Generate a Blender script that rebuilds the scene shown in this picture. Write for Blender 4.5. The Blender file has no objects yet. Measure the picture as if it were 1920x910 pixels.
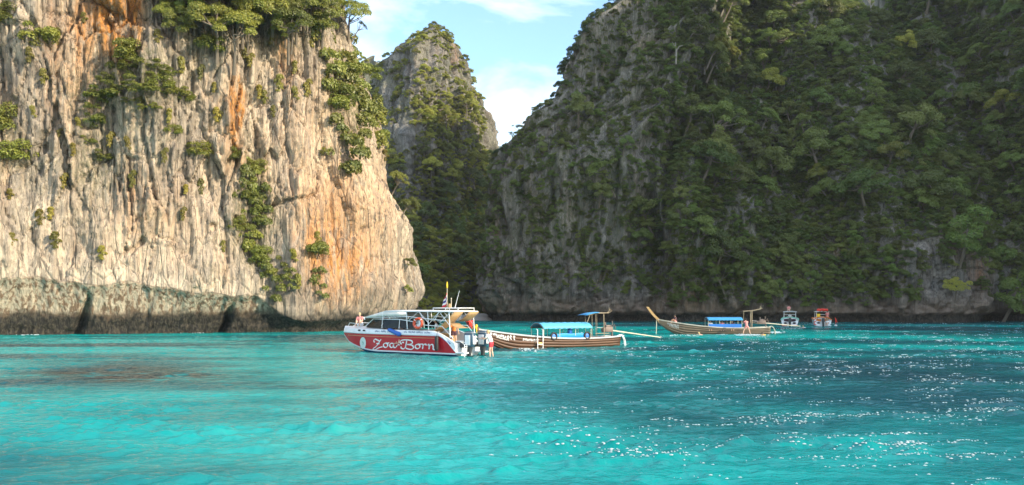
import bpy, bmesh, math, random
import numpy as np
from mathutils import Vector, Matrix

# ------------------------------------------------------------------ camera, sky, sun, exposure
S = bpy.context.scene
COL = S.collection
R = math.radians
FPX = 1600.0; HZ = 572.0; CAMZ = 3.2          # focal length (photo pixels), horizon row, eye height
cam_d = bpy.data.cameras.new('camera'); cam = bpy.data.objects.new('camera', cam_d); COL.objects.link(cam)
cam.location = (0, 0, CAMZ); cam.rotation_euler = (R(90), 0, 0)
cam_d.sensor_width = 36.0; cam_d.lens = FPX / 1920 * 36
cam_d.shift_y = (HZ - 455) / 1920
cam_d.clip_start = 0.1; cam_d.clip_end = 5000
S.camera = cam

SUN_AZ = math.atan2(-0.50, 0.866)             # direction towards the sun in plan: right and a little behind the camera
SUN_EL = R(22)
W = bpy.data.worlds.new('World'); S.world = W; W.use_nodes = True
wt = W.node_tree; wt.nodes.clear()
def wn(t, **k):
    n = wt.nodes.new(t)
    for a, b in k.items(): setattr(n, a, b)
    return n
w_out = wn('ShaderNodeOutputWorld'); w_bg = wn('ShaderNodeBackground'); w_bg.inputs['Strength'].default_value = 0.15
w_sky = wn('ShaderNodeTexSky', sky_type='NISHITA', sun_disc=False, sun_elevation=SUN_EL,
           sun_rotation=math.pi / 2 - SUN_AZ, air_density=1.0, dust_density=.6, ozone_density=2.0)
w_tc = wn('ShaderNodeTexCoord'); w_map = wn('ShaderNodeMapping'); w_map.inputs['Scale'].default_value = (2.2, 2.2, 5.0)
w_map.inputs['Location'].default_value = (0.62, 0.3, 0.55)
w_no = wn('ShaderNodeTexNoise'); w_no.inputs['Scale'].default_value = 1.5; w_no.inputs['Detail'].default_value = 8
w_no.inputs['Roughness'].default_value = 0.56; w_no.inputs['Distortion'].default_value = 0.5
w_r = wn('ShaderNodeValToRGB'); w_r.color_ramp.elements[0].position = 0.41; w_r.color_ramp.elements[1].position = 0.67
w_r.color_ramp.elements[0].color = (0.03, 0.03, 0.03, 1); w_r.color_ramp.elements[1].color = (0.85, 0.85, 0.85, 1)
w_mx = wn('ShaderNodeMix', data_type='RGBA')
L = wt.links.new
L(w_tc.outputs['Generated'], w_map.inputs['Vector']); L(w_map.outputs[0], w_no.inputs['Vector']); L(w_no.outputs['Fac'], w_r.inputs[0])
L(w_r.outputs[0], w_mx.inputs['Factor']); w_hs = wn('ShaderNodeHueSaturation'); w_hs.inputs['Saturation'].default_value = 1.12; L(w_sky.outputs[0], w_hs.inputs['Color']); L(w_hs.outputs[0], w_mx.inputs['A']); w_mx.inputs['B'].default_value = (6.3, 6.5, 6.6, 1)
L(w_mx.outputs['Result'], w_bg.inputs['Color']); L(w_bg.outputs[0], w_out.inputs[0])

sun_d = bpy.data.lights.new('sun', 'SUN'); sun_d.energy = 3.2; sun_d.angle = R(0.6); sun_d.color = (1.0, 0.86, 0.65)
sun = bpy.data.objects.new('sun', sun_d); COL.objects.link(sun)
sdir = Vector((math.cos(SUN_AZ) * math.cos(SUN_EL), math.sin(SUN_AZ) * math.cos(SUN_EL), math.sin(SUN_EL)))
sun.rotation_euler = sdir.to_track_quat('Z', 'Y').to_euler()

S.view_settings.view_transform = 'Standard'; S.view_settings.look = 'None'
S.view_settings.exposure = 1.34; S.view_settings.gamma = 1.0; S.view_settings.use_curve_mapping = False
S.cycles.use_denoising = True
S.cycles.max_bounces = 5; S.cycles.diffuse_bounces = 3; S.cycles.glossy_bounces = 2; S.cycles.transmission_bounces = 3
S.cycles.caustics_reflective = False; S.cycles.caustics_refractive = False
S.cycles.sample_clamp_indirect = 6

# ------------------------------------------------------------------ helpers
rng = np.random.default_rng(7); random.seed(7)
_perm = np.concatenate([rng.permutation(256)] * 3)
_g = rng.normal(size=(256, 3)); _g /= np.linalg.norm(_g, axis=1)[:, None]
def pn(x, y, z=0.0):
    x, y, z = np.broadcast_arrays(np.asarray(x, float), np.asarray(y, float), np.asarray(z, float))
    xi, yi, zi = np.floor(x).astype(int), np.floor(y).astype(int), np.floor(z).astype(int)
    xf, yf, zf = x - xi, y - yi, z - zi
    f = lambda t: t * t * t * (t * (t * 6 - 15) + 10)
    u, v, w = f(xf), f(yf), f(zf)
    def gr(dx, dy, dz):
        h = _perm[_perm[_perm[(xi + dx) & 255] + ((yi + dy) & 255)] + ((zi + dz) & 255)]
        g = _g[h]
        return g[..., 0] * (xf - dx) + g[..., 1] * (yf - dy) + g[..., 2] * (zf - dz)
    l = lambda a, b, t: a + (b - a) * t
    return 1.6 * l(l(l(gr(0,0,0), gr(1,0,0), u), l(gr(0,1,0), gr(1,1,0), u), v),
             l(l(gr(0,0,1), gr(1,0,1), u), l(gr(0,1,1), gr(1,1,1), u), v), w)
def fbm(x, y, z=0.0, o=4, g=0.5):
    s = 0; a = 1.0
    for i in range(o):
        s = s + a * pn(x + 17.3 * i, y - 9.1 * i, np.asarray(z) + 5.7 * i); x = x * 2.03; y = y * 2.03; z = np.asarray(z) * 2.03; a *= g
    return s
def ridged(x, y, z=0.0, o=4, g=0.5):
    s = 0; a = 1.0
    for i in range(o):
        s = s + a * (1 - 2 * np.abs(pn(x + 7.3 * i, y + 3.1 * i, np.asarray(z) - 2.7 * i))); x = x * 2.07; y = y * 2.07; z = np.asarray(z) * 2.07; a *= g
    return s
_wj = rng.uniform(0, 1, (256, 5))
def plates(x, y, seed=0, tilt=.6):
    """broken slabs: every cell has its own level and slope; returns (offset about -1..1, distance to the joint)"""
    ix, iy = np.floor(x).astype(int), np.floor(y).astype(int); d1 = np.full(x.shape, 9.0); d2 = d1.copy(); val = np.zeros(x.shape)
    for dx in (-1, 0, 1):
        for dy in (-1, 0, 1):
            h = _perm[_perm[(ix + dx + seed) & 255] + ((iy + dy + 3 * seed) & 255)]; j = _wj[h]
            ex, ey = x - (ix + dx + j[..., 0]), y - (iy + dy + j[..., 1]); d = ex * ex + ey * ey
            v = (j[..., 2] * 2 - 1) + tilt * ((j[..., 3] * 2 - 1) * ex + (j[..., 4] * 2 - 1) * ey) * 2
            near = d < d1; d2 = np.where(near, d1, np.minimum(d2, d)); val = np.where(near, v, val); d1 = np.where(near, d, d1)
    return val, np.sqrt(d2) - np.sqrt(d1)
def sstep(a, b, x):
    t = np.clip((x - a) / (b - a), 0, 1); return t * t * (3 - 2 * t)
def project(P):
    return 960 + FPX * P[..., 0] / P[..., 1], HZ - FPX * (P[..., 2] - CAMZ) / P[..., 1]
def at(u, v, d):
    return Vector(((u - 960) / FPX * d, d, CAMZ + (HZ - v) / FPX * d))
def spline(pts, n):
    """Catmull-Rom through plan points, resampled evenly by length"""
    P = np.array(pts, float); P = np.vstack([2 * P[0] - P[1], P, 2 * P[-1] - P[-2]])
    out = []
    for i in range(1, len(P) - 2):
        t = np.linspace(0, 1, 60, endpoint=False)[:, None]
        a, b, c, d = P[i - 1], P[i], P[i + 1], P[i + 2]
        out.append(0.5 * (2 * b + (c - a) * t + (2 * a - 5 * b + 4 * c - d) * t ** 2 + (3 * b - a - 3 * c + d) * t ** 3))
    C = np.vstack(out + [P[-2:-1]])
    s = np.concatenate([[0], np.cumsum(np.linalg.norm(np.diff(C, axis=0), axis=1))])
    q = np.linspace(0, s[-1], n)
    return np.stack([np.interp(q, s, C[:, k]) for k in range(C.shape[1])], 1), q

def mat(name):
    m = bpy.data.materials.new(name); m.use_nodes = True
    nt = m.node_tree; nt.nodes.clear()
    return m, nt
class NT:
    """small wrapper for writing node trees"""
    def __init__(s, nt): s.nt = nt
    def n(s, t, **k):
        x = s.nt.nodes.new(t)
        for a, b in k.items(): setattr(x, a, b)
        return x
    def put(s, sock, v):
        if isinstance(v, (int, float, tuple)): sock.default_value = v if not (isinstance(v, tuple) and len(v) == 3 and sock.type == 'RGBA') else (*v, 1)
        else: s.nt.links.new(v, sock)
    def coord(s, scale=(1, 1, 1), loc=(0, 0, 0), src='Object'):
        t = s.n('ShaderNodeTexCoord'); m = s.n('ShaderNodeMapping'); m.inputs['Scale'].default_value = scale; m.inputs['Location'].default_value = loc
        s.put(m.inputs['Vector'], t.outputs[src]); return m.outputs[0]
    def noise(s, vec, scale=1, detail=6, rough=.55, dist=0.0):
        x = s.n('ShaderNodeTexNoise'); s.put(x.inputs['Vector'], vec)
        for k, v in (('Scale', scale), ('Detail', detail), ('Roughness', rough), ('Distortion', dist)): x.inputs[k].default_value = v
        return x.outputs['Fac']
    def vor(s, vec, scale=1, feature='DISTANCE_TO_EDGE'):
        x = s.n('ShaderNodeTexVoronoi', feature=feature); s.put(x.inputs['Vector'], vec); x.inputs['Scale'].default_value = scale
        return x.outputs['Distance']
    def rng(s, v, a, b, c=0.0, d=1.0, smooth=True):
        x = s.n('ShaderNodeMapRange'); x.interpolation_type = 'SMOOTHSTEP' if smooth else 'LINEAR'
        s.put(x.inputs['Value'], v)
        for k, q in (('From Min', a), ('From Max', b), ('To Min', c), ('To Max', d)): x.inputs[k].default_value = q
        return x.outputs[0]
    def math(s, op, a, b=0.0, clamp=False):
        x = s.n('ShaderNodeMath', operation=op, use_clamp=clamp); s.put(x.inputs[0], a); s.put(x.inputs[1], b); return x.outputs[0]
    def mix(s, f, a, b, mode='MIX'):
        x = s.n('ShaderNodeMix', data_type='RGBA', blend_type=mode); s.put(x.inputs['Factor'], f)
        for k, v in (('A', a), ('B', b)):
            sock = [i for i in x.inputs if i.name == k and i.type == 'RGBA'][0]
            s.put(sock, v)
        return [o for o in x.outputs if o.type == 'RGBA'][0]
    def attr(s, name):
        x = s.n('ShaderNodeAttribute', attribute_name=name); return x.outputs['Fac']
    def bump(s, h, strength=.5, dist=.1, nrm=None):
        x = s.n('ShaderNodeBump'); x.inputs['Strength'].default_value = strength; x.inputs['Distance'].default_value = dist
        s.put(x.inputs['Height'], h)
        if nrm is not None: s.put(x.inputs['Normal'], nrm)
        return x.outputs[0]
    def principled(s, color, rough=.6, nrm=None, **k):
        p = s.n('ShaderNodeBsdfPrincipled'); s.put(p.inputs['Base Color'], color); s.put(p.inputs['Roughness'], rough)
        if nrm is not None: s.put(p.inputs['Normal'], nrm)
        for a, b in k.items(): s.put(p.inputs[a.replace('_', ' ')], b)
        return p.outputs[0]
    def out(s, sh):
        o = s.n('ShaderNodeOutputMaterial'); s.nt.links.new(sh, o.inputs['Surface'])

def grid_mesh(name, P, attrs=None, smooth=True):
    """P: (rows, cols, 3) -> mesh"""
    r, c = P.shape[:2]
    me = bpy.data.meshes.new(name)
    i = np.arange(r * c).reshape(r, c)
    q = np.stack([i[:-1, :-1], i[:-1, 1:], i[1:, 1:], i[1:, :-1]], -1).reshape(-1, 4)
    me.vertices.add(r * c); me.vertices.foreach_set('co', P.reshape(-1).astype(np.float32))
    me.loops.add(q.size); me.loops.foreach_set('vertex_index', q.reshape(-1).astype(np.int32))
    me.polygons.add(len(q)); me.polygons.foreach_set('loop_start', (np.arange(len(q)) * 4).astype(np.int32))
    me.update(calc_edges=True)
    if smooth: me.polygons.foreach_set('use_smooth', np.ones(len(q), bool))
    for k, v in (attrs or {}).items():
        a = me.attributes.new(k, 'FLOAT', 'POINT'); a.data.foreach_set('value', np.ascontiguousarray(v, np.float32).reshape(-1))
    return me
def link(name, data, material=None, parent=None):
    o = bpy.data.objects.new(name, data); COL.objects.link(o)
    if material is not None:
        if len(data.materials) == 0: data.materials.append(material)
    if parent is not None: o.parent = parent
    return o
def tag(o, label=None, cat=None, group=None, kind=None):
    for k, v in (('label', label), ('category', cat), ('group', group), ('kind', kind)):
        if v: o[k] = v
    return o
def gridnormals(P):
    dr = np.gradient(P, axis=0); dc = np.gradient(P, axis=1)
    n = np.cross(dc, dr); n /= np.maximum(np.linalg.norm(n, axis=-1, keepdims=True), 1e-9)
    return n

# ------------------------------------------------------------------ rock materials
def rock_material(name, cream, grey, dark, orange_c, zsq=0.13, bump=.6, tide=True):
    m, nt = mat(name); t = NT(nt)
    st = t.coord((1, 1, zsq)); iso = t.coord((1, 1, .55))
    a = t.noise(st, .42, 8, .62, .6); b = t.noise(st, 1.7, 7, .65, .5); c = t.noise(iso, .8, 10, .65, .3); f = t.noise(iso, 3.2, 8, .7)
    wv = t.noise(t.coord((1, 1, .06), (3, 1, 7)), 2.6, 5, .6, .3)
    col = t.mix(t.rng(a, .36, .62), grey, cream)
    col = t.mix(t.math('MULTIPLY', t.rng(c, .46, .68), .75), col, t.mix(.5, grey, dark))
    col = t.mix(t.math('MULTIPLY', t.rng(wv, .52, .66), .55), col, tuple(min(1, x * 1.25) for x in cream))
    col = t.mix(t.math('MULTIPLY', t.attr('grey'), t.rng(c, .34, .6)), col, tuple(x * .8 for x in grey))
    # orange iron stain, given by a vertex mask, broken up into drips
    om = t.math('MULTIPLY', t.attr('orange'), t.rng(b, .28, .62))
    col = t.mix(t.math('MULTIPLY', om, .95, True), col, t.mix(t.rng(f, .35, .65), orange_c, tuple(x * .62 for x in orange_c)))
    col = t.mix(t.math('MULTIPLY', t.attr('pale'), t.rng(b, .3, .7)), col, tuple(min(.9, x * 1.22) for x in cream))
    # broad and thin dark water streaks, pitted spots
    ws = t.noise(t.coord((1, 1, .045), (11, 5, 2)), .9, 6, .66, .35); wf = t.noise(t.coord((1, 1, .03), (5, 9, 1)), 4.0, 4, .6, .2)
    col = t.mix(t.math('MULTIPLY', t.rng(ws, .50, .63), .58), col, t.mix(.45, grey, dark))
    col = t.mix(t.math('MULTIPLY', t.rng(wf, .53, .66), .7), col, dark)
    dk = t.math('MULTIPLY', t.rng(b, .56, .72), t.rng(a, .3, .6))
    col = t.mix(t.math('MULTIPLY', dk, .8), col, dark)
    col = t.mix(t.math('MULTIPLY', t.rng(f, .55, .72), .75), col, dark)
    ck = t.vor(t.coord((1, 1, .35)), .55)
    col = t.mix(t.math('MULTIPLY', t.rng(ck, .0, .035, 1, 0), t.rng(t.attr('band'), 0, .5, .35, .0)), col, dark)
    col = t.mix(t.math('MULTIPLY', t.attr('moss'), t.rng(f, .36, .6)), col, (.075, .085, .028))
    if tide:
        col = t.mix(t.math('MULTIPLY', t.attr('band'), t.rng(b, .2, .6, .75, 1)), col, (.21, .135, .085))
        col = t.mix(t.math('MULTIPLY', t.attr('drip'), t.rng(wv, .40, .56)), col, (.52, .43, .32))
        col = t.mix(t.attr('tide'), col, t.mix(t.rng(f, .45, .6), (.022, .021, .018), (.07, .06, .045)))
    h = t.math('ADD', t.math('MULTIPLY', b, .8), t.math('ADD', t.math('MULTIPLY', f, .5), t.math('MULTIPLY', t.rng(ck, 0, .06), t.rng(t.attr('band'), 0, .5, .22, .0))))
    nr = t.bump(h, bump, .55)
    t.out(t.principled(col, .85, nr, Specular_IOR_Level=.25))
    return m
M = {}
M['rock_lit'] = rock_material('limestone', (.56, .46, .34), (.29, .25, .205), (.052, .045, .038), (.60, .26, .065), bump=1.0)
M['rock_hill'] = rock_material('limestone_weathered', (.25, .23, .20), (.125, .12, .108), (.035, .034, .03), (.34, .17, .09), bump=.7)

# ------------------------------------------------------------------ the sunlit cliff
def build_left_cliff():
    path = [(-73, 78), (-62, 83), (-52.8, 88), (-43.2, 91), (-33.3, 95), (-24.8, 99), (-18.4, 104), (-14.3, 111), (-13.0, 119), (-14.5, 130), (-20, 143), (-30, 156), (-46, 168)]
    nc = 900
    C, q = spline(path, nc)
    tan = np.gradient(C, axis=0); tan /= np.linalg.norm(tan, axis=1)[:, None]
    nrm = np.stack([tan[:, 1], -tan[:, 0]], 1)
    k = 60; pad = np.pad(nrm, ((k, k), (0, 0)), 'edge'); cs = np.cumsum(pad, 0); nrm = (cs[2 * k:] - cs[:-2 * k])[:nc]
    nrm /= np.linalg.norm(nrm, axis=1)[:, None]
    zs = np.concatenate([np.arange(-1.2, 48, .135), np.linspace(48.4, 62, 28)])
    s, z = np.meshgrid(q, zs)
    # coordinate along the path where it passes given photo columns
    cu = 960 + FPX * C[:, 0] / C[:, 1]
    i_corner = int(np.argmax(cu)); s_of = lambda u: np.interp(u, cu[:i_corner], q[:i_corner])
    sc = q[i_corner]
    su = [s_of(k) for k in (-330, -60, 150, 437, 600)]; arch = np.zeros_like(s)
    for a_, b_ in zip(su[:-1], su[1:]): arch += np.where((s >= a_) & (s < b_), np.sin(np.pi * np.clip((s - a_) / (b_ - a_), 0, 1)) ** .6, 0)
    zl = 5.1 + .45 * arch - .9 * sstep(s_of(100), s_of(470), s) + .35 * pn(s / 3.1, 4.2) + .6 * pn(s / 9, 1.7)
    zl = zl * (1 - .72 * sstep(s_of(455), s_of(560), s)) + .2
    D = 2.9 * (1 - .45 * sstep(s_of(455), s_of(600), s)) * (1 - .6 * sstep(sc, sc + 25, s))
    t = np.clip(z / zl, 0, 1)
    notch = -D * np.clip(1 - t ** 1.45, 0, 1) ** .8
    scl = np.where(z < zl, .15 + .2 * t ** 4, np.clip(.35 + (z - zl) * .17, .35, 1))
    off = np.zeros_like(s)
    rug = .45 + .55 * (1 - sstep(s_of(520), s_of(640), s)) + .2 * sstep(sc - 3, sc, s)          # smoother towards the bright wall
    off += 2.1 * fbm(s / 17, z / 30, 3.3, 3)
    off += rug * .8 * (ridged(s / 5.2 + .25 * pn(s / 6, z / 9), z / 34, 1.2, 2, .5) - .5)
    wx = .4 * fbm(s / 2.6, z / 9, 41, 3); wz = .9 * fbm(s / 3, z / 3, 42, 3)
    for cx, cz, amp, sd_, jd in ((4.2, 17, .85, 1, .55), (1.9, 8.5, .46, 2, .40), (.95, 4.2, .22, 3, .2), (.5, 1.6, .10, 4, .08)):
        pv, pe = plates((s + wx * cx * .35 + .07 * z * (1 if sd_ % 2 else -.6)) / cx, (z + wz * cx * .4) / cz, sd_ * 11)
        k_ = (.22 + .78 * rug) * (.45 + .55 * sstep(9, 19, z + 3 * wz)); off += k_ * amp * pv - k_ * jd * np.exp(-(pe / .055) ** 2)
    # fine vertical runnels over everything
    off += .30 * (ridged(s / .9 + .3 * pn(s / 2, z / 4, 9), z / 16, 6.2, 3, .55) - .5) + .10 * fbm(s / .6, z / 1.0, 8.8, 3, .6)
    # pits and holes
    hn = pn(s / 1.5, z / 2.2, 71.5); off -= .8 * sstep(.62, .8, hn) * rug
    # the vegetated gully and the rib right of it
    g = np.exp(-((s - s_of(470) - .05 * (z - 15)) / 1.6) ** 2); off -= 1.5 * g * sstep(5, 9, z)
    g = np.exp(-((s - s_of(560)) / 2.6) ** 2); off += 1.1 * g * sstep(24, 14, z)
    g = np.exp(-((s - s_of(270)) / 3.6) ** 2 - ((z - 27) / 5) ** 2); off += 1.9 * g
    # cave hollow in the bright wall
    g = np.exp(-((s - s_of(650)) / 1.3) ** 2 - ((z - 13.8) / 2.6) ** 2); off -= 1.2 * g
    g = np.exp(-((s - s_of(655)) / .5) ** 2 - ((z - 10.3) / 1.9) ** 2); off -= .9 * g
    # the bulging foot under the bright wall
    off += 1.3 * np.exp(-((z - 4.0) / 3.0) ** 2) * sstep(s_of(540), s_of(640), s)
    off += notch + off * (scl - 1)
    off += .22 * (ridged(s / 1.1 - z / 3.5, z / 9, 33, 3) - .5) * (z < zl)
    for u0, sl in ((150, .4), (437, .35)):          # two black clefts through the notch
        g = np.exp(-(np.abs(s - s_of(u0) + sl * (2.5 - z) + .45 * pn(z / 1.6, u0 * .37) + .15 * pn(z / .5, u0 * .11)) / (.12 + .5 * np.clip(1 - z / 5, 0, 1))) ** 2.0); off -= 1.7 * g * sstep(zl, zl - 2.5, z)
    off += .35 * fbm(s / 2.4, z / 1.6, 44, 4) * (z < zl) * sstep(2.5, 0, z)
    off -= .05 * np.clip(z - 8, 0, None)
    top = np.clip(z - 48, 0, None); off -= top * 1.6
    # the corner leans back to the left as it rises
    vv = np.array([575, 480, 420, 340, 300, 200, 100, 0, -120, -300]); us = np.array([756, 757, 757, 722, 708, 700, 672, 650, 600, 510])
    zz = CAMZ + (HZ - vv) / FPX * 117
    dx = (np.interp(z, zz, us) - 785) / FPX * 117 * sstep(s_of(540), s_of(770), s)
    P = np.zeros(s.shape + (3,))
    P[..., 0] = C[None, :, 0] + nrm[None, :, 0] * off + dx
    P[..., 1] = C[None, :, 1] + nrm[None, :, 1] * off
    P[..., 2] = z + .15 * fbm(s / 3, z / 3, 13, 3)
    u, v = project(P)
    back = s > sc + 3
    # stain masks with their own shapes
    def blob(u0, v0, ru, rv, e=1.0): return np.exp(-(((u - u0) / ru) ** 2 + ((v - v0) / rv) ** 2) ** e)
    wob = 12 * fbm(s / 2, z / 3, 31, 3)
    u_ = u; u = u + wob
    orange = 1.5 * blob(226, 25, 40, 85, 2) + 1.2 * blob(200, 35, 60, 70) + .45 * blob(140, 130, 60, 120) + .4 * blob(300, 420, 120, 90) + 1.1 * blob(443, 215, 13, 85, 2) + .5 * blob(430, 250, 26, 100) + .55 * blob(530, 90, 22, 45)
    orange += 1.0 * blob(640, 430, 80, 115, 1.5) + .6 * blob(610, 300, 80, 150) + .8 * blob(640, 490, 45, 18) + .4 * blob(720, 330, 28, 110) + .42 * blob(258, 400, 10, 60) + .3 * blob(660, 545, 60, 40) + .35 * blob(20, 190, 12, 40)
    orange += .4 * np.clip(fbm(s / 2.2, z / 14, 50, 3) - .15, 0, 1)
    pale = .8 * np.exp(-((z - zl - .9) / .9) ** 2) * (s < s_of(470)) + .9 * blob(600, 290, 45, 130) + .8 * blob(690, 330, 50, 150) + .7 * blob(270, 470, 130, 60) + .5 * blob(400, 420, 60, 110)
    u = u_
    moss = 1.0 * blob(250, 150, 95, 65) + .9 * blob(480, 400, 45, 120) + .9 * blob(470, 40, 180, 55) + .8 * blob(670, 190, 50, 80) + .6 * blob(180, 300, 60, 80) + .5 * blob(20, 280, 50, 60)
    moss = np.clip(moss + .25 * fbm(s / 4, z / 4, 77, 3), 0, .8)
    nb = .5 * fbm(s / .7, z / .5, 61, 3) + .5 * fbm(s / 5, z / 3, 62, 2)
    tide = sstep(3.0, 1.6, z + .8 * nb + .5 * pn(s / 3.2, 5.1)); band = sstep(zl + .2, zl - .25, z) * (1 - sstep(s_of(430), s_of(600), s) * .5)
    lowgrey = sstep(7.5, 5.0, z + 2 * fbm(s / 3, z / 3, 15, 3)) * sstep(s_of(440), s_of(560), s) * .8
    grey = np.clip(.6 * blob(110, 230, 150, 230) + .35 * blob(330, 300, 120, 130) + .6 * blob(540, 400, 40, 110) + .7 * blob(720, 560, 120, 60) + .35 * fbm(s / 6, z / 9, 91, 3), 0, 1)
    attrs = dict(grey=np.clip(grey + lowgrey, 0, 1), orange=np.clip(orange, 0, 1.4), pale=np.clip(pale, 0, 1), moss=moss, tide=tide, band=np.clip(band, 0, 1), drip=np.clip(band * sstep(1.7, 2.8, z) * 1.1, 0, 1))
    me = grid_mesh('sunlit_cliff', P, attrs, smooth=False)
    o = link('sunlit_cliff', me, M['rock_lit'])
    tag(o, 'tall sunlit cream and orange limestone cliff undercut at the waterline', 'cliff', kind='structure')
    return P, u, v, np.arange(P.shape[1])[None, :] <= i_corner + 40
LP, LU, LV, LF = build_left_cliff()

# ------------------------------------------------------------------ the shaded forested hill on the right
def build_hill():
    path = [(2, 232), (-4, 205), (-6, 184), (-4.5, 171), (0, 166), (9, 164.5), (20, 165), (27, 164), (31, 160.5), (41, 159.5), (53, 159), (64, 157), (72, 154), (82, 154.5), (89, 160), (95, 168), (104, 164), (117, 150), (130, 126), (138, 96), (143, 62), (150, 36)]
    nc = 760
    C, q = spline(path, nc)
    tan = np.gradient(C, axis=0); tan /= np.linalg.norm(tan, axis=1)[:, None]
    nrm = np.stack([tan[:, 1], -tan[:, 0]], 1)
    k = 14; pad = np.pad(nrm, ((k, k), (0, 0)), 'edge'); cs = np.cumsum(pad, 0); nrm = (cs[2 * k:] - cs[:-2 * k])[:nc]; nrm /= np.linalg.norm(nrm, axis=1)[:, None]
    k = 75; pad = np.pad(nrm, ((k, k), (0, 0)), 'edge'); cs = np.cumsum(pad, 0); nrm2 = (cs[2 * k:] - cs[:-2 * k])[:nc]; nrm2 /= np.linalg.norm(nrm2, axis=1)[:, None]
    zs = np.concatenate([np.arange(-1, 12, .22), np.arange(12, 150, .62)])
    s, z = np.meshgrid(q, zs)
    bx = np.broadcast_to(C[None, :, 0], s.shape); by = np.broadcast_to(C[None, :, 1], s.shape)
    front = sstep(172, 166, by)                                  # 0 on the gorge side
    spur = sstep(30, 26, bx)                                      # left rocky spur
    right = sstep(98, 112, bx); hb = sstep(10, 24, z)[..., None]; NN = nrm[None] * (1 - hb) + nrm2[None] * hb
    Hc = 30 * spur + (1 - spur) * (9 + 5 * pn(s / 14, 5.5) + 7 * np.exp(-((bx - 80) / 8) ** 2) + 14 * np.exp(-((bx - 33) / 3.5) ** 2)) + 20 * right
    lo = np.minimum(z, Hc); hi = np.clip(z - Hc, 0, None)
    r = .12 * lo + hi * (.50 * spur + .78 * (1 - spur)) * (1 - .72 * right)
    r = r * (.35 + .65 * front)
    r += 5.5 * np.exp(-((bx - 25.5) / 3.2) ** 2) * sstep(1, 12, z) * sstep(75, 45, z)          # gully between spur and bulk
    r += 3.5 * fbm(s / 22, z / 26, 2.5, 3) * sstep(3, 20, z)
    off = -r
    off += 1.6 * (ridged(s / 7, z / 30, 12, 3) - .5) * sstep(1, 6, z) * (.6 + .6 * spur)
    off += .7 * (ridged(s / 2.3, z / 14, 22, 3, .55) - .5) * sstep(.5, 4, z)
    off += .5 * fbm(s / 2.6, z / 3.4, 28, 4)
    for cx, cz_, amp, sd_ in ((5, 11, 1.1, 5), (2.2, 5, .6, 6), (1.0, 2.2, .3, 7)):
        pv, pe = plates((s + .8 * fbm(s / 4, z / 4, 43, 3)) / cx, z / cz_, sd_ * 11); off += (amp * pv - amp * .6 * np.exp(-(pe / .06) ** 2)) * (.35 + .65 * sstep(22, 9, z)) * sstep(.6, 2.5, z)
    notch_h = 1.7 + .5 * pn(s / 4, 9.9)
    off -= 2.2 * np.sqrt(np.clip(1 - np.clip(z / notch_h, 0, 1) ** 2, 0, 1)) * (.6 + .4 * pn(s / 6, 3.3))
    off += 1.5 * np.exp(-((bx - 79) / 6) ** 2) * sstep(7, 3, z)
    off -= 4 * np.exp(-((bx - 96) / 3.2) ** 2) * sstep(9, 4, z)                                # sea cave at the frame's edge
    zt = np.interp(C[:, 1], [30, 45, 60, 100, 125, 158, 240], [55, 110, 135, 130, 105, 92, 92]); zt = np.where(C[:, 0] > 92, zt, 79)[None, :]  # unseen wall added to block the sun, heights shaped to spare the peak
    z = zt - np.log1p(np.exp(np.clip((zt - z) / 4, -30, 30))) * 4
    vv = np.array([600, 420, 285, 220, 185, 115, 45, 0, -100, -260, -400]); us = np.array([921, 925, 936, 984, 1022, 1052, 1082, 1112, 1170, 1300, 1420])
    zz = CAMZ + (HZ - vv) / FPX * 172
    z = np.clip(z, -1, None); dx = (np.interp(z, zz, us) - 921) / FPX * 172 * sstep(62, 6, bx) * (1 - .0 * front)
    P = np.zeros(s.shape + (3,))
    P[..., 0] = bx + NN[..., 0] * off + dx
    P[..., 1] = by + NN[..., 1] * off
    P[..., 2] = z + .8 * fbm(s / 7, z / 7, 51, 3) * sstep(2, 10, z)
    u, v = project(P)
    def blob(u0, v0, ru, rv): return np.exp(-(((u - u0) / ru) ** 2 + ((v - v0) / rv) ** 2))
    orange = .9 * blob(1838, 520, 18, 45) + .7 * blob(1800, 440, 40, 40) + .8 * blob(1570, 468, 12, 14) + .6 * blob(1210, 80, 25, 20) + .5 * blob(1290, 560, 60, 30) + .8 * blob(930, 430, 6, 30) + .3 * np.clip(fbm(s / 3, z / 16, 51, 3) - .1, 0, 1)
    pale = .6 * blob(1220, 60, 40, 40) + .5 * blob(1760, 570, 120, 25)
    moss = np.clip(.45 + .5 * fbm(s / 6, z / 8, 71, 3) - .5 * blob(1760, 540, 120, 70) - .3 * sstep(12, 4, z), 0, .9)
    tide = sstep(2.0, 1.2, z + .4 * fbm(s / .9, z / .6, 66, 3)); band = sstep(6, 2, z) * .5
    me = grid_mesh('forested_hill', P, dict(orange=orange, pale=pale, moss=moss, tide=tide, band=band, drip=band * 0))
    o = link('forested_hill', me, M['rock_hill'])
    tag(o, 'steep shaded limestone hill covered in dark forest', 'hill', kind='structure')
    return P, u, v
HP, HU, HV = build_hill()

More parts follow.
